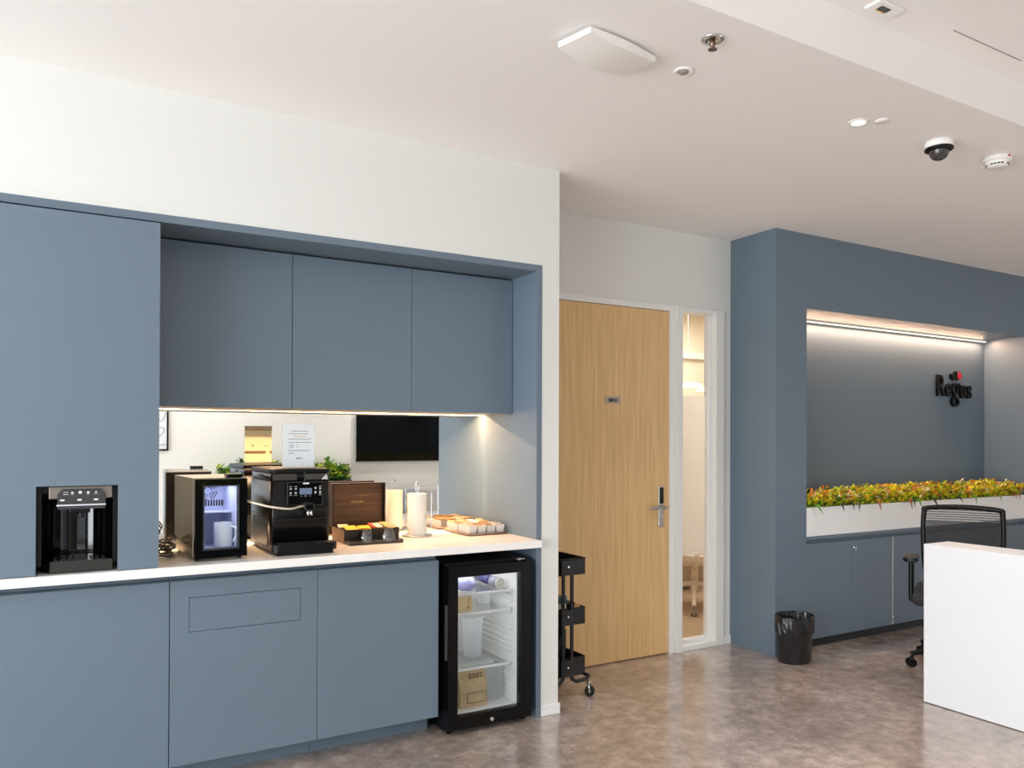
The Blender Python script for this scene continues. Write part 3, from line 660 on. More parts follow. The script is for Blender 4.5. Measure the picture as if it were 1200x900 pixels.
area('fridge_light', (1.80, 3.58, .752), (0, 0, -1), .28, .3, 1.1, (1.0, 0.98, 0.95))
# contents
def lump(name, c, r, sc, m, seed, amp=.25):
    q = random.Random(seed); bm = G(); bm.sph((0, 0, 0), r, (1, 1, 1), 16)
    for v in bm.bm.verts: v.co *= 1+q.uniform(-amp, amp)*.6
    for v in bm.bm.verts: v.co = Vector((c[0]+v.co.x*sc[0], c[1]+v.co.y*sc[1], max(c[2]+v.co.z*sc[2], c[2]-r*sc[2]*.75)))
    return bm.ob(name, m)
PLB = mat('violet_plastic_bag', (176, 176, 232), .2)
tag(lump('plastic_bag', (1.752, 3.50, .679), .05, (1.0, 1.3, .72), PLB, 3), 'crumpled violet plastic bag on the top shelf of the display fridge', 'bag')
g = G(); g.cyl((1.925, 3.46, .674), (1.925, 3.535, .674), .027); rb = g.ob('rolled_packet', mat('navy_packet', (120, 120, 140), .3))
tag(rb, 'rolled navy and white packet lying on the top shelf of the display fridge', 'packet')
G().cyl((1.925, 3.452, .674), (1.925, 3.459, .674), .0265).cyl((1.925, 3.449, .674), (1.925, 3.452, .674), .013).ob('end_cap', mat('beige_cap', (208, 202, 190), .4), rb)
g = G(); g.cyl((1.930, 3.56, .672), (1.930, 3.70, .672), .025); g.cyl((1.930, 3.548, .672), (1.930, 3.56, .672), .016); tag(g.ob('bottle', mat('dark_blue_bottle', (44, 44, 110), .2)), 'small dark blue bottle lying beside the rolled packet in the fridge', 'bottle')
CARD = mat('pale_carton', (232, 204, 150), .6, var=.04)
ct = tag(box(1.700, 1.772, 3.46, 3.55, .5495, .631, .001).ob('carton', CARD), 'pale yellow carton with a dark corner mark on the second fridge shelf', 'carton')
g = G(); g.box(1.751, 1.754, 3.459, 3.46, .575, .618); g.box(1.740, 1.754, 3.459, 3.46, .567, .573); g.box(1.705, 1.77, 3.459, 3.46, .562, .563); g.ob('printed_mark', mat('olive_print', (112, 92, 40), .6), ct)
CLR = frost_mat('milky_plastic', .35, (.93, .95, .96))
for (x, y, z, r, h_, lb) in [(1.922, 3.62, .5495, .036, .075, 'milky plastic tub at the back of the second fridge shelf'), (1.825, 3.56, .2795, .052, .20, 'tall milky plastic pitcher on the middle fridge shelf')]:
    g = G(); g.lathe([(0, 0), (r*.85, 0), (r*.88, .004), (r, h_-.01), (r*1.06, h_-.008), (r*1.06, h_), (r*.97, h_), (r*.84, .006), (0, .006)], (x, y, z), 28); tag(g.ob('plastic_tub', CLR), lb, 'container')
g = G(); g.box(1.695, 1.89, 3.45, 3.66, .2795, .2985, .006); tag(g.ob('flat_container', CLR), 'flat clear lidded container under the pitcher on the fridge shelf', 'container')
bpy.data.objects['plastic_tub.001'].location.z += .0195
KR = mat('kraft_bag', (190, 164, 122), .75, var=.12, scale=20, bump=.6)
q = random.Random(5); g = G(); g.box(1.697, 1.847, 3.44, 3.53, .081, .262)
bmesh.ops.subdivide_edges(g.bm, edges=g.bm.edges[:], cuts=6, use_grid_fill=True)
for v in g.bm.verts:
    if v.co.z > .083: v.co += Vector((q.uniform(-.003, .003), q.uniform(-.004, .004), 0))
    if v.co.z > .2: v.co.y = 3.485+(v.co.y-3.485)*(1-(v.co.z-.2)/.08)
kb = tag(g.ob('paper_bag', KR), 'crumpled kraft paper bag with printed box on the fridge floor', 'bag')
g = G(); g.box(1.732, 1.837, 3.430, 3.4335, .105, .1065); g.box(1.732, 1.837, 3.430, 3.4335, .155, .1565); g.box(1.732, 1.734, 3.430, 3.4335, .105, .1565); g.box(1.836, 1.838, 3.430, 3.4335, .105, .1565)
for k in range(4):
    for j in range(2): g.box(1.75+k*.02, 1.762+k*.02, 3.4615-.015, 3.465-.015, .222+j*.014, .230+j*.014)
g.ob('dark_print', mat('brown_print', (96, 80, 56), .7), kb)
g = G(); g.box(1.885, 1.962, 3.48, 3.62, .081, .25, .012); tag(g.ob('storage_box', CLR), 'milky plastic storage box right of the paper bag in the fridge', 'container')

# ------------------------------------------------------------------ trolley in front of the door
t = thing('trolley', 'black three-tier metal trolley on castors in front of the oak door', 'trolley', (2.357, 3.68, 0))
cx0, cx1, cy0, cy1 = 2.232, 2.483, 3.502, 3.86
def tray_part(z0, z1):
    g = G(); g.box(cx0, cx1, cy0, cy0+.003, z0, z1); g.box(cx0, cx1, cy1-.003, cy1, z0, z1); g.box(cx0, cx0+.003, cy0, cy1, z0, z1); g.box(cx1-.003, cx1, cy0, cy1, z0, z1)
    g.box(cx0, cx1, cy0, cy1, z0, z0+.003)
    for (a, b) in [((cx0, cy0), (cx1, cy0)), ((cx1, cy0), (cx1, cy1)), ((cx1, cy1), (cx0, cy1)), ((cx0, cy1), (cx0, cy0))]: g.cyl((*a, z1), (*b, z1), .004, seg=8)
    return g
for z0, z1 in ((.669, .756), (.400, .489), (.125, .222)):
    tray_part(z0, z1).ob('basket', BLKM, t)
    for y in (cy0-.018, cy1+.012):
        g = G(); g.box(2.318, 2.402, y-.001, y+.007, z0+.005, z1-.003); p = g.ob('bracket', BLKM, t)
        yy = y if y < 3.6 else y+.006; s_ = -1 if y < 3.6 else 1
        G().cyl((2.361, yy, (z0+z1)/2+.006), (2.361, yy+s_*.004, (z0+z1)/2+.006), .0055).ob('screw', CHROME, p)
for s_, y in ((-1, cy0-.013), (1, cy1+.013)):
    for sx, xx in ((-1, 2.332), (1, 2.387)):
        xo = cx0+.002 if sx < 0 else cx1+.002
        G().tube([(xx, y, .745), (xx, y, .45), (xx, y, .17), (xx, y, .125), (xx+sx*.02, y, .103), (xx+sx*.045, y, .098), (xo, y, .105), (xo+sx*.028, y+(.02 if s_ < 0 else -.02), .110)], .0105, 10).ob('post', BLKM, t)
for sx in (-1, 1):
    xo = (cx0-.024) if sx < 0 else (cx1+.03)
    G().tube([(xo, cy0+.008, .110), (xo, 3.6, .110), (xo, 3.76, .110), (xo, cy1-.008, .110)], .0095, 10).ob('foot_rail', BLKM, t)
    for y in (cy0+.012, cy1-.012):
        k = G().cyl((xo+.003, y, .11), (xo+.003, y, .078), .006).box(xo-.009, xo+.015, y-.012, y+.012, .070, .078, .002).tube([(xo-.008, y-.012, .074), (xo-.014, y-.028, .055), (xo-.008, y-.027, .030)], .006, 8).tube([(xo+.012, y+.008, .074), (xo+.018, y+.008, .055), (xo+.016, y+.006, .030)], .006, 8).cyl((xo-.0085, y-.027, .0285), (xo+.015, y+.007, .0285), .006).ob('caster', CHROME, t)
        G().cyl((xo-.004, y-.02, .0285), (xo+.010, y-.002, .0285), .0275, seg=28).ob('wheel', BLK, k)
# things in the trolley
j_ = thing('jar', 'cream jar with a teal lid in the middle basket of the black trolley', 'jar', (2.372, 3.575, .404))
G().cyl((2.372, 3.575, .404), (2.372, 3.575, .512), .030).ob('jar_body', CR, j_); G().cyl((2.372, 3.575, .5122), (2.372, 3.575, .545), .036).ob('lid', mat('teal_lid', (74, 104, 122), .4), j_)
tag(box(2.412, 2.472, 3.580, 3.66, .404, .502, .004).ob('storage_box', BLK), 'small black box at the right end of the middle trolley basket', 'box')
for k in range(4): tag(G().cyl((2.428+k*.010, 3.535, .404), (2.430+k*.012, 3.522+k*.003, .507), .0035, seg=8).ob('stirrer', BG), 'thin tan wooden stirrer standing in the middle trolley basket', 'stirrer', 'stirrers in the trolley')
tag(G().cyl((2.375, 3.60, .129), (2.375, 3.60, .36), .042).cyl((2.375, 3.60, .36), (2.375, 3.60, .385), .028).ob('thermos_flask', BLK), 'black flask standing in the bottom basket of the trolley', 'flask')

# ------------------------------------------------------------------ reception niche furniture
xs = [XN+.003, 4.785, 5.241, 5.69, 6.13, 6.57, XNR-.003]
lbs = ['dark-blue low cabinet beside the waste bin', 'dark-blue low cabinet with a key lock at its upper left', 'dark-blue low cabinet right of the white gap, behind the armrest', 'dark-blue low cabinet behind the chair back', 'dark-blue low cabinet right of the chair back', 'dark-blue low cabinet at the right end of the niche']
for i in range(6):
    a, b = xs[i], xs[i+1]
    t = thing('low_cabinet', lbs[i], 'cabinet', ((a+b)/2, 3.7, 0), group='low cabinets under the planter')
    box(a+.0015, b-.0015, YQ+.004, YQ+.022, .068, .706, .0008, 1).ob('door', BLUE, t)
    box(a, b, YQ+.023, YNB-.004, .068, .708).ob('carcass', BLUE, t); box(a, b, YQ+.05, YQ+.07, 0, .067).ob('toe_kick', mat('dark_plinth', (26, 32, 40), .5), t)
    box(a, b, YQ+.03, YQ+.05, .709, .733).ob('finger_groove', BLUE, t)
    if i == 1:
        G().cyl((a+.02, YQ+.004, .655), (a+.02, YQ-.002, .655), .009).box(a+.016, a+.024, YQ-.014, YQ-.002, .632, .660).ob('key_lock', CHROME, t)
    if i == 2: 
        box(a-.0012, a+.0012, YQ+.001, YQ+.003, .068, .706).ob('white_edge', WHT, t); G().cyl((a+.006, YQ+.004, .125), (a+.006, YQ-.001, .125), .006).ob('lower_lock', CHROME, t)
tag(box(XN+.001, XNR-.001, YQ+.001, YNB-.002, .734, .757, .001).ob('cabinet_top', BLUE), 'dark-blue top board over the low cabinets under the planter', 'countertop')
PX0, PX1, PY0, PY1, PZ0, PZ1 = XN+.002, XNR-.002, YQ-.001, YQ+.21, .758, .951
g = G(); g.box(PX0, PX1, PY0, PY0+.012, PZ0, PZ1); g.box(PX0, PX1, PY1-.012, PY1, PZ0, PZ1); g.box(PX0, PX0+.012, PY0+.012, PY1-.012, PZ0, PZ1); g.box(PX1-.012, PX1, PY0+.012, PY1-.012, PZ0, PZ1); g.box(PX0+.012, PX1-.012, PY0+.012, PY1-.012, PZ0, PZ1-.04)
tag(g.ob('planter_box', mat('white_lacquer', (236, 236, 236), .4)), 'long white planter box on the low cabinets in the reception niche', 'planter')
def foliage(g, x0, x1, y0, y1, z0, z1, n, q, mats, size=(.02, .045), zrim=0):
    for k in range(n):
        x = q.uniform(x0, x1); y = q.uniform(y0, y1); hmax = z0+(z1-z0)*(.62+.38*abs(math.sin(x*9.1)*math.cos(x*23.7)))
        u = q.random(); z = z0+(hmax-z0)*u
        rosette = q.random() < .45
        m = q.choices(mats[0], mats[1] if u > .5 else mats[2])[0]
        nl = q.randint(4, 7) if rosette else 2
        for j in range(nl):
            L = q.uniform(*size); w = L*q.uniform(.34, .5)
            az = q.uniform(0, 2*math.pi); el = q.uniform(.1, 1.15) if rosette else q.uniform(-.5, .9)
            d = Vector((math.cos(az)*math.cos(el), math.sin(az)*math.cos(el), math.sin(el)))
            s_ = Vector((-math.sin(az), math.cos(az), q.uniform(-.3, .3))).normalized(); nrm = d.cross(s_)
            p = Vector((x, y, z)); mid = p+d*L*.5+nrm*L*.08; tip = p+d*L-nrm*L*.05
            vs = [g.bm.verts.new(v) for v in (p, mid+s_*w*.5, tip, mid-s_*w*.5, mid-nrm*L*.10)]
            for v in vs: v.co.x = min(max(v.co.x, x0-.015), x1+.015); v.co.y = min(max(v.co.y, y0-.022), y1+.02)
            for v in vs:
                if v.co.y < y0+.012: v.co.z = max(v.co.z, zrim)
            for tri in ((0, 1, 4), (1, 2, 4), (2, 3, 4), (3, 0, 4)):
                f = g.bm.faces.new([vs[i] for i in tri]); f.material_index = m
def leaf(name, c):
    return mat(name, c, .5, var=.25, scale=30)
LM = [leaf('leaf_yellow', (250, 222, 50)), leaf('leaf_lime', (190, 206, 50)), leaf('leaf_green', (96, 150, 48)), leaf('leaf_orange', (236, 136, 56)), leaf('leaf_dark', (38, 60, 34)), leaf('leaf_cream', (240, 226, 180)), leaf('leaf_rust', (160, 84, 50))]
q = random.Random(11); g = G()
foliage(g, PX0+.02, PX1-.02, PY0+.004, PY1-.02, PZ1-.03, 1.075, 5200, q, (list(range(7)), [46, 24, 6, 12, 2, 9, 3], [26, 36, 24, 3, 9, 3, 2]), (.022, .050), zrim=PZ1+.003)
for k in range(15):  # long dark leaves drooping over the front
    x = q.uniform(PX0+.05, PX1-.05); p = Vector((x, PY0+.01, PZ1+.015)); L = q.uniform(.10, .15); sx = q.uniform(-.6, .6)
    d1 = Vector((sx*.5, -.8, .1)).normalized(); d2 = Vector((sx, -.35, -.8)).normalized(); s_ = Vector((1, -.2*sx, .2)).normalized()*L*.13
    a = p+d1*L*.4; b_ = a+d2*L*.6; m_ = q.choice([4, 4, 6, 2])
    v = [g.bm.verts.new(c) for c in (p, a+s_, b_, a-s_)]
    f = g.bm.faces.new((v[0], v[1], v[3])); f.material_index = m_; f = g.bm.faces.new((v[1], v[2], v[3])); f.material_index = m_
tag(g.ob('planting', LM), 'dense yellow, orange and green artificial leaves filling the white planter', 'plants', kind='stuff')
# niche light
t = thing('led_strip', 'warm line of light where the niche ceiling meets its back wall', 'light', (5.66, YNB-.015, ZN-.02))
box(XN+.01, XNR-.005, YNB-.022, YNB-.001, ZN-.012, ZN-.001).ob('profile', WHT, t); box(XN+.01, XNR-.005, YNB-.020, YNB-.003, ZN-.016, ZN-.0122).ob('diffuser', mat('niche_led', (255, 226, 180), .5, emit=2.2, emitc=(1, .85, .66)), t)
area('niche_glow', ((XN+XNR)/2-.02, YNB-.05, ZN-.018), (0, -.25, -1), XNR-XN-.08, .010, 27, (1.0, .63, .41))
area('niche_glow_soffit', ((XN+XNR)/2-.02, YNB-.018, ZN-.03), (0, -1, .05), XNR-XN-.08, .008, 3.0, (1.0, .60, .40))
# logo sign on niche back wall
t = thing('wall_sign', 'black raised Regus lettering with a red dot on the niche wall', 'sign', (6.55, YNB-.02, 1.83))
LG = mat('sign_black', (8, 9, 9), .35, spec=.2)
RX = Matrix.Rotation(R(90), 4, 'X'); yl = YNB-.014
def letter(ch, x, z, size, sx=1.0): G().text(ch, size, .009, Matrix.Translation((x, yl, z)) @ RX @ Matrix.Diagonal((sx, 1, 1, 1)), .0045).ob('letter', LG, t)
letter('R', 6.285, 1.780, .245, .80); letter('e', 6.412, 1.780, .215, .84)
letter('u', 6.615, 1.772, .215, .86); letter('s', 6.722, 1.772, .215, .88)
def ring(g, cx, cz, rx, rz, th, y0, y1, n=28):
    for k in range(n):
        a, b = 2*math.pi*k/n, 2*math.pi*(k+1)/n
        def P(an, s_): return (cx+(rx+s_*th/2)*math.cos(an), cz+(rz+s_*th/2)*math.sin(an))
        g.prism([P(a, -1), P(a, 1), P(b, 1), P(b, -1)], y0, y1, 'y')
g = G(); ring(g, 6.552, 1.838, .038, .040, .021, yl-.009, yl+.009); ring(g, 6.552, 1.735, .042, .034, .021, yl-.012, yl+.012)
g.prism([(6.53, 1.79), (6.55, 1.79), (6.55, 1.76), (6.53, 1.76)], yl-.012, yl+.012, 'y'); g.prism([(6.575, 1.862), (6.612, 1.872), (6.612, 1.892), (6.57, 1.885)], yl-.012, yl+.012, 'y'); g.ob('letter', LG, t)
g = G(); P = [(6.492+.046*math.cos(R(a))+.04, 1.965+.05*math.sin(R(a))) for a in range(180, 271, 15)]+[(6.56, 1.915), (6.56, 1.985), (6.548, 1.985)]; P = P+[(6.532, 1.945), (6.51, 1.96)]
g.prism(P, yl-.012, yl+.012, 'y'); g.box(6.562, 6.574, yl-.012, yl+.012, 1.915, 1.99); g.ob('emblem', LG, t)
G().cyl((6.600, yl-.014, 1.953), (6.600, yl+.012, 1.953), .031).ob('red_dot', mat('signal_red', (205, 20, 40), .3), t)

# ------------------------------------------------------------------ reception desk
t = thing('reception_desk', 'white reception desk panel in the right foreground', 'desk', (4.2, 1.0, 0))
DW = mat('desk_white', (226, 228, 231), .35, var=.005)
g = G(); g.box(4.019, 4.24, -.9, 2.54, 0.004, .848, .0015); g.ob('front_panel', DW, t)
box(4.241, 4.86, -.9, 2.25, .70, .73, .001).ob('work_surface', DW, t); box(4.241, 4.82, -.9, -.87, 0, .70).ob('end_panel', DW, t); box(4.62, 4.66, 2.0, 2.04, 0, .70).ob('leg', WHT, t)

# ------------------------------------------------------------------ office chairs
def office_chair(label, loc, rz, a0, M1, M2, MW, mesh_mat=None, hub=CHROME, arch=0.0):
    t = thing('office_chair', label, 'chair', loc, rz)
    for k in range(5):
        a = R(k*72+a0); ex, ey = math.cos(a), math.sin(a)
        lg = G().tube([(0.02*ex, .02*ey, .125+arch), (.12*ex, .12*ey, .12+arch*.9), (.24*ex, .24*ey, .095+arch*.45), (.315*ex, .315*ey, .078)], .016, 10).ob('base_leg', M1, t, True)
        c = G().cyl((.31*ex, .31*ey, .08), (.31*ex, .31*ey, .055), .007).box(.31*ex-.014, .31*ex+.014, .31*ey-.02, .31*ey+.02, .045, .058, .004).ob('caster_fork', MW, lg, True)
        s_ = Vector((-ey, ex, 0)); p = Vector((.315*ex, .315*ey, .026))
        G().cyl(p+s_*.008, p+s_*.024, .0255, seg=24).cyl(p-s_*.008, p-s_*.024, .0255, seg=24).ob('wheel', MW, lg, True)
    G().cyl((0, 0, .09+arch*.6), (0, 0, .16+arch), .035, .028).cyl((0, 0, .16+arch), (0, 0, .36 if arch else .26), .028 if arch else .025).ob('column', M1, t, True)
    G().cyl((0, 0, .26), (0, 0, .37), .015).ob('gas_lift', hub, t, True)
    G().box(-.10, .10, -.10, .12, .365, .395, .008).ob('mechanism', M1, t, True)
    g = G(); g.box(-.268, .268, -.27, .23, .395, .475, .035, 4); g.ob('seat', M2, t, True)
    G().tube([(.14, 0, .385), (.26, -.02, .385), (.29, -.02, .383)], .006, 8).ob('height_lever', CHROME, t, True)
    for sx in (-1, 1):
        ar = G().tube([(sx*.10, 0, .385), (sx*.22, 0, .385), (sx*.272, 0, .388), (sx*.283, 0, .42), (sx*.283, 0, .64)], .017, 10).ob('armrest_post', M1, t, True)
        G().prism([(sx*.283-.045, -.10), (sx*.283-.02, -.13), (sx*.283+.02, -.13), (sx*.283+.045, -.10), (sx*.283+.04, .12), (sx*.283-.04, .12)], 0.640, .667, 'z', .008).ob('arm_pad', M1, ar, True)
    # back frame: rounded rectangle leaning back
    def bk(x, z): return (x, .235+(z-.47)*.10+abs(x)*-.10, z)
    pts = [bk(-.18, .50), bk(-.212, .56), bk(-.225, .75), bk(-.222, .925), bk(-.198, .958), bk(0, .970), bk(.198, .958), bk(.222, .925), bk(.225, .75), bk(.212, .56), bk(.18, .50), bk(0, .49)]
    G().tube(pts, .0165, 10, True).ob('back_frame', M1, t, True)
    g = G(); nrow = 92
    for i in range(nrow):
        z = .505+i*.0050
        w = .208
        th = .0042 if i < nrow*.80 else (.0036 if i % 3 else .0)
        cols = [(-w+2*w*k/10) for k in range(11)]
        for a, b in zip(cols, cols[1:]):
            A, B = Vector(bk(a, z)), Vector(bk(b, z)); g.quad(A, B, B+Vector((0, 0, th)), A+Vector((0, 0, th)))
    g.ob('mesh_back', mesh_mat or M2, t, True)
    G().tube([(0, .10, .38), (0, .24, .39), (0, .30, .46), (0, .275, .60)], .018, 10).ob('back_support', M1, t, True)
    return t
FAB = mat('charcoal_fabric', (40, 40, 42), .85, var=.1, scale=80)
office_chair('black mesh office chair with armrests behind the white reception desk', (4.86, 2.82, 0), R(-60), 209, BLK, FAB, BLK)
# stagger: one base leg points to the left of the view
CW = mat('cream_white_plastic', (240, 232, 218), .35)
office_chair('white swivel chair seen through the sidelight in the meeting room', (4.575, 4.885, .005), R(140), 86, CW, CW, mat('grey_wheel', (140, 132, 124), .35), arch=.075)
g = G(); g.box(4.55, 6.6, 5.28, 5.68, .72, .745, .003); 
t = thing('meeting_table', 'pale meeting table behind the sidelight glass', 'table', (5.6, 5.4, 0)); g.ob('tabletop', CW, t); box(4.70, 6.5, 5.50, 5.52, .06, .715).ob('modesty_panel', mat('taupe_panel', (176, 156, 136), .6), t)
for x, y in ((4.6, 5.30), (6.5, 5.30), (4.6, 5.6), (6.5, 5.6)): box(x, x+.05, y, y+.05, .005, .72).ob('leg', CW, t)
for x, y, lb in [(4.62, 5.02, 'left of two flat white disc pendant lamps seen through the sidelight'), (5.18, 5.35, 'right of two flat white disc pendant lamps seen through the sidelight')]:
    t = thing('pendant_lamp', lb, 'lamp', (x, y, 1.85), group='pendant lamps in the meeting room')
    G().cyl((x, y, 1.90), (x, y, 2.62), .0012, seg=6).ob('cable', WHT, t); G().lathe([(0, .03), (.05, .028), (.12, .012), (.125, .004), (0, .004)], (x, y, 1.86)).ob('lamp_shade', WHT, t)
    G().cyl((x, y, 1.855), (x, y, 1.864), .118, seg=32).ob('diffuser', mat('lamp_glow', (255, 240, 215), .5, emit=2.5, emitc=(1, .93, .82)), t)

# ------------------------------------------------------------------ waste bin
t = thing('waste_bin', 'black oval waste bin lined with a black bag beside the blue pillar', 'bin', (4.045, 3.415, 0))
g = G(); g.lathe([(0, .001), (.108, .001), (.112, .006), (.124, .27), (.128, .285), (.122, .285), (.108, .012), (0, .012)], (4.045, 3.415, 0), 40, (1, .80)); g.ob('bucket', mat('bin_plastic', (24, 25, 28), .35), t)
BAG = mat('bin_liner_plastic', (26, 27, 29), .18)
g = G(); q = random.Random(2); n = 56; rows = []
for (r, z, j) in [(.105, .16, .004), (.115, .24, .006), (.124, .292, .003), (.134, .294, .002), (.135, .26, .003), (.133, .215, .005), (.130, .19, .005)]:
    rows.append([g.bm.verts.new((4.045+(r+q.uniform(-j, j))*math.cos(2*math.pi*k/n), 3.415+(r+q.uniform(-j, j))*.80*math.sin(2*math.pi*k/n), z+(0 if r < .12 else (q.uniform(-.018, .01) if z < .2 else q.uniform(-.003, .003))))) for k in range(n)])
for A, B in zip(rows, rows[1:]):
    for k in range(n): g.bm.faces.new((A[k], A[(k+1) % n], B[(k+1) % n], B[k]))
g.ob('bag', BAG, t)

# ------------------------------------------------------------------ ceiling devices
t = thing('wireless_access_point', 'flat white wireless access point on the ceiling', 'access point', (1.67, 2.22, ZC-.03), R(0))
# tilted rounded slab, corners from the photo
g = G(); nx = 12
c0, c1, c2, c3 = Vector((1.478, 2.255)), Vector((1.515, 2.115)), Vector((1.835, 2.165)), Vector((1.80, 2.31))
top, bot = [], []
for i in range(nx+1):
    u = i/nx; a = c0.lerp(c3, u); b = c1.lerp(c2, u); bulge = .012*math.sin(math.pi*u)
    dv = (a-b).normalized(); a = a+dv*bulge; b = b-dv*bulge
    zb = ZC-.030-.012*math.sin(math.pi*u)
    top.append((g.bm.verts.new((a.x, a.y, ZC-.010)), g.bm.verts.new((b.x, b.y, ZC-.010)))); bot.append((g.bm.verts.new((a.x, a.y, zb)), g.bm.verts.new((b.x, b.y, zb))))
for i in range(nx):
    T, T2, B, B2 = top[i], top[i+1], bot[i], bot[i+1]
    for f in ((T[0], T2[0], B2[0], B[0]), (T[1], B[1], B2[1], T2[1]), (B[0], B2[0], B2[1], B[1]), (T[0], T[1], T2[1], T2[0])): g.bm.faces.new(f)
for i in (0, nx): g.bm.faces.new((top[i][0], top[i][1], bot[i][1], bot[i][0]))
g.fixn = True
g.ob('housing', WHT, t); box(1.56, 1.76, 2.16, 2.27, ZC-.012, ZC-.0005).ob('mount', DKG, t)
def ceil_thing(name, lb, cat, x, y, z=ZC): return thing(name, lb, cat, (x, y, z-.04))
t = ceil_thing('sprinkler', 'chrome fire sprinkler hanging from the ceiling', 'sprinkler', 1.935, 1.985)
G().lathe([(0, -.001), (.040, -.001), (.038, -.006), (.022, -.008), (.018, -.003), (0, -.003)], (1.935, 1.985, ZC)).ob('escutcheon', CHROME, t)
G().lathe([(0, -.004), (.010, -.004), (.010, -.022), (.006, -.026), (.005, -.034), (.015, -.036), (.016, -.038), (0, -.038)], (1.935, 1.985, ZC), 16).ob('head', mat('bronze', (120, 96, 84), .3, .8), t)
t = ceil_thing('ceiling_sensor', 'small flat round white sensor beside the sprinkler', 'sensor', 2.010, 2.213)
G().lathe([(0, -.001), (.038, -.001), (.036, -.006), (.028, -.008), (.026, -.005), (0, -.005)], (2.010, 2.213, ZC)).ob('ring', CEIL, t)
G().lathe([(0, -.004), (.022, -.004), (.016, -.010), (0, -.011)], (2.010, 2.213, ZC)).ob('lens', mat('grey_lens', (150, 142, 136), .3), t)
t = ceil_thing('downlight', 'small lit round downlight recessed in the ceiling', 'light', 2.987, 2.186)
G().lathe([(.030, -.001), (.044, -.001), (.043, -.004), (.031, -.005), (.030, -.001)], (2.987, 2.186, ZC)).ob('trim_ring', WHT, t)
G().cyl((2.987, 2.186, ZC-.0035), (2.987, 2.186, ZC-.0005), .030).ob('lens', mat('downlight_glow', (255, 250, 240), .5, emit=4, emitc=(1, .97, .92)), t)
t = ceil_thing('ceiling_sensor', 'tiny flush white disc right of the lit downlight', 'sensor', 3.06, 2.125)
G().lathe([(0, -.001), (.030, -.001), (.028, -.005), (0, -.005)], (3.06, 2.125, ZC)).ob('disc', CEIL, t)
t = ceil_thing('security_camera', 'white dome security camera with smoked dome on the ceiling', 'camera', 3.50, 2.14)
G().lathe([(0, -.0005), (.058, -.0005), (.062, -.010), (.060, -.034), (.052, -.036), (0, -.036)], (3.50, 2.14, ZC)).ob('housing', WHT, t)
G().lathe([(.060, -.030), (.061, -.040), (.050, -.046), (.040, -.046), (.040, -.03)], (3.50, 2.14, ZC)).ob('ring', BLK, t)
G().lathe([(.042, -.044), (.040, -.062), (.030, -.078), (.015, -.086), (0, -.088)], (3.50, 2.14, ZC)).ob('dome', mat('smoked_dome', (60, 56, 54), .08), t)
t = ceil_thing('smoke_detector', 'round white smoke detector with a red lamp on the ceiling', 'smoke detector', 3.935, 2.115)
G().lathe([(0, -.0005), (.056, -.0005), (.062, -.006), (.062, -.022), (.054, -.026), (0, -.026)], (3.935, 2.115, ZC)).ob('base', WHT, t)
G().lathe([(.050, -.024), (.052, -.034), (.046, -.048), (.036, -.053), (0, -.054)], (3.935, 2.115, ZC)).ob('cap', WHT, t)
g = G()
for k in range(20):
    if k % 5 == 4: continue
    a = 2*math.pi*k/20; M = Matrix.Translation((3.935+.0475*math.cos(a), 2.115+.0475*math.sin(a), ZC-.042)) @ Matrix.Rotation(a, 4, 'Z'); g.box(-.003, .0025, -.006, .006, -.003, .003, M=M)
g.ob('vents', DKG, t)
G().box(3.918, 3.930, 2.052, 2.056, ZC-.016, ZC-.008).ob('indicator', mat('red_indicator', (200, 30, 30), .4), t)
t = ceil_thing('ceiling_sensor', 'square white ceiling unit with a dark slot on the upper ceiling', 'sensor', 2.56, 1.765, ZUP)
g = G(); g.box(2.49, 2.625, 1.735, 1.80, ZUP-.012, ZUP-.0005, .003); g.ob('housing', WHT, t)
box(2.525, 2.575, 1.752, 1.775, ZUP-.014, ZUP-.0118).ob('slot', DKG, t); box(2.525, 2.575, 1.776, 1.782, ZUP-.014, ZUP-.0118).ob('amber_strip', mat('amber', (220, 180, 110), .5), t)
S('trim_4', box(2.93, 3.40, 1.7325, 1.7365, ZUP-.0015, ZUP+.001), mat('slot_grey', (150, 142, 136), .6))

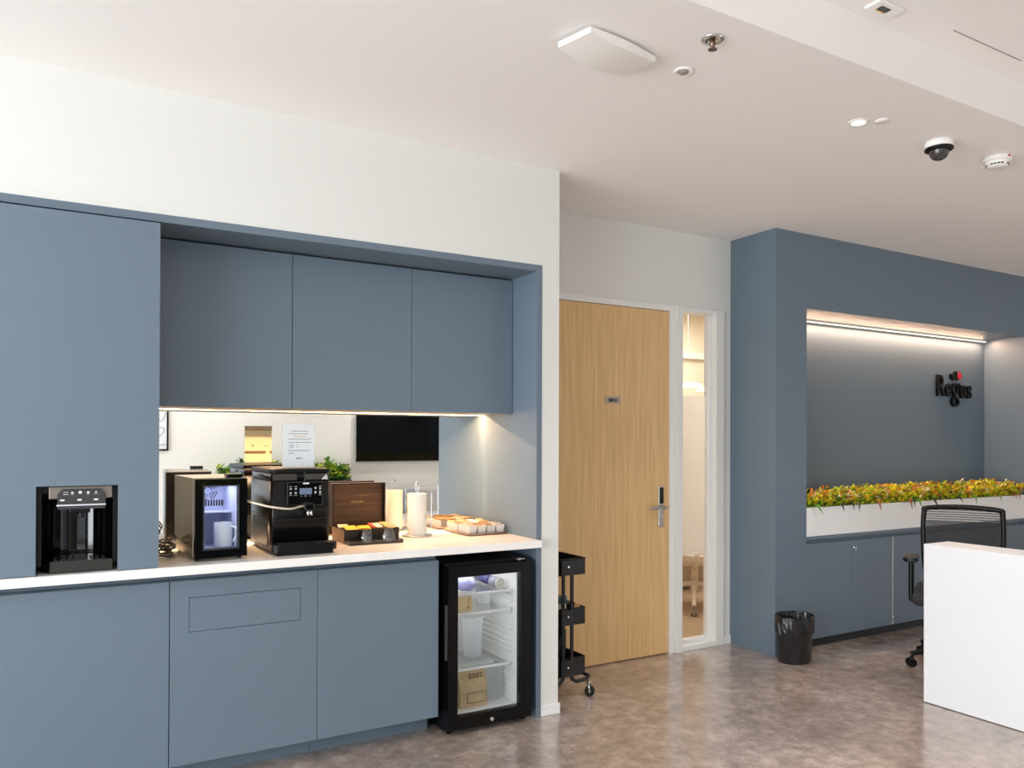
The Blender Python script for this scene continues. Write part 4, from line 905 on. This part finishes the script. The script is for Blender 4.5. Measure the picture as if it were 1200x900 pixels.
# ------------------------------------------------------------------ things the mirror shows on the rear wall
t = thing('television', 'large black flat television on the wall seen in the mirror', 'television', (3.955, YB+.03, 1.10))
box(3.352, 4.556, YB+.03, YB+.06, 1.105, 1.73, .004).ob('screen', BLKG, t); box(3.345, 4.563, YB+.028, YB+.058, 1.098, 1.737, .004).ob('bezel', mat('silver_bezel', (150, 150, 150), .4), t); box(3.75, 4.15, YB+.001, YB+.03, 1.3, 1.55).ob('wall_mount', BLK, t)
t = thing('framed_picture', 'black framed line drawing on the wall seen at the mirror left edge', 'picture', (.80, YB+.01, 1.25))
slab = G(); slab_with_hole(slab, .58, 1.095, 1.255, 1.96, .598, 1.077, 1.273, 1.942, YB+.002, YB+.022); slab.ob('frame', BLK, t)
pp = box(.598, 1.077, YB+.004, YB+.010, 1.273, 1.942).ob('print', PAPER, t)
g = G(); g.tube([(1.07, YB+.011, 1.70), (1.02, YB+.011, 1.60), (.96, YB+.011, 1.66), (.92, YB+.011, 1.75), (.85, YB+.011, 1.62), (.80, YB+.011, 1.45), (.9, YB+.011, 1.35), (1.0, YB+.011, 1.42), (1.05, YB+.011, 1.50), (1.0, YB+.011, 1.53)], .003, 6); g.tube([(1.07, YB+.011, 1.33), (.98, YB+.011, 1.32), (.85, YB+.011, 1.36), (.7, YB+.011, 1.3)], .003, 6)
g.ob('drawn_line', BLK, pp)
t = thing('planter', 'dark tall planter with green leaves seen in the mirror', 'planter', (2.4, -1.8, 0))
g = G(); g.box(1.55, 3.19, -1.95, -1.65, .0, .88, .004); g.ob('planter_body', mat('anthracite', (52, 58, 66), .5), t)
g = G(); q = random.Random(4); foliage(g, 1.6, 3.17, -1.92, -1.68, .86, 1.13, 900, q, ([0, 1, 2, 4], [8, 30, 45, 12], [4, 18, 45, 30]), (.05, .10), zrim=.89); fo = g.ob('foliage', LM, t); fo['kind'] = 'stuff'
t = thing('armchair', 'pale grey armchair with cushion seen in the mirror', 'armchair', (4.0, -1.5, 0))
SOF = mat('pale_upholstery', (214, 212, 210), .85, var=.04, scale=40)
box(3.50, 4.50, -1.75, -1.05, .12, .44, .04, 3).ob('seat', SOF, t); box(3.50, 4.50, -1.95, -1.72, .12, .76, .05, 3).ob('backrest', SOF, t)
for x in (3.40, 4.50): box(x, x+.12, -1.95, -1.05, .12, .60, .03, 3).ob('armrest', SOF, t)
for x in (3.45, 4.52):
    for y in (-1.9, -1.12): G().cyl((x, y, 0), (x, y, .125), .018).ob('leg', DKG, t)
cu = G(); cu.box(-.2, .2, -.06, .06, 0, .34, .05, 4, M=Matrix.Translation((3.80, -1.64, .445)) @ Matrix.Rotation(R(-14), 4, 'X')); tag(cu.ob('cushion', mat('grey_cushion', (176, 180, 186), .85)), 'grey cushion leaning on the pale armchair seen in the mirror', 'cushion')
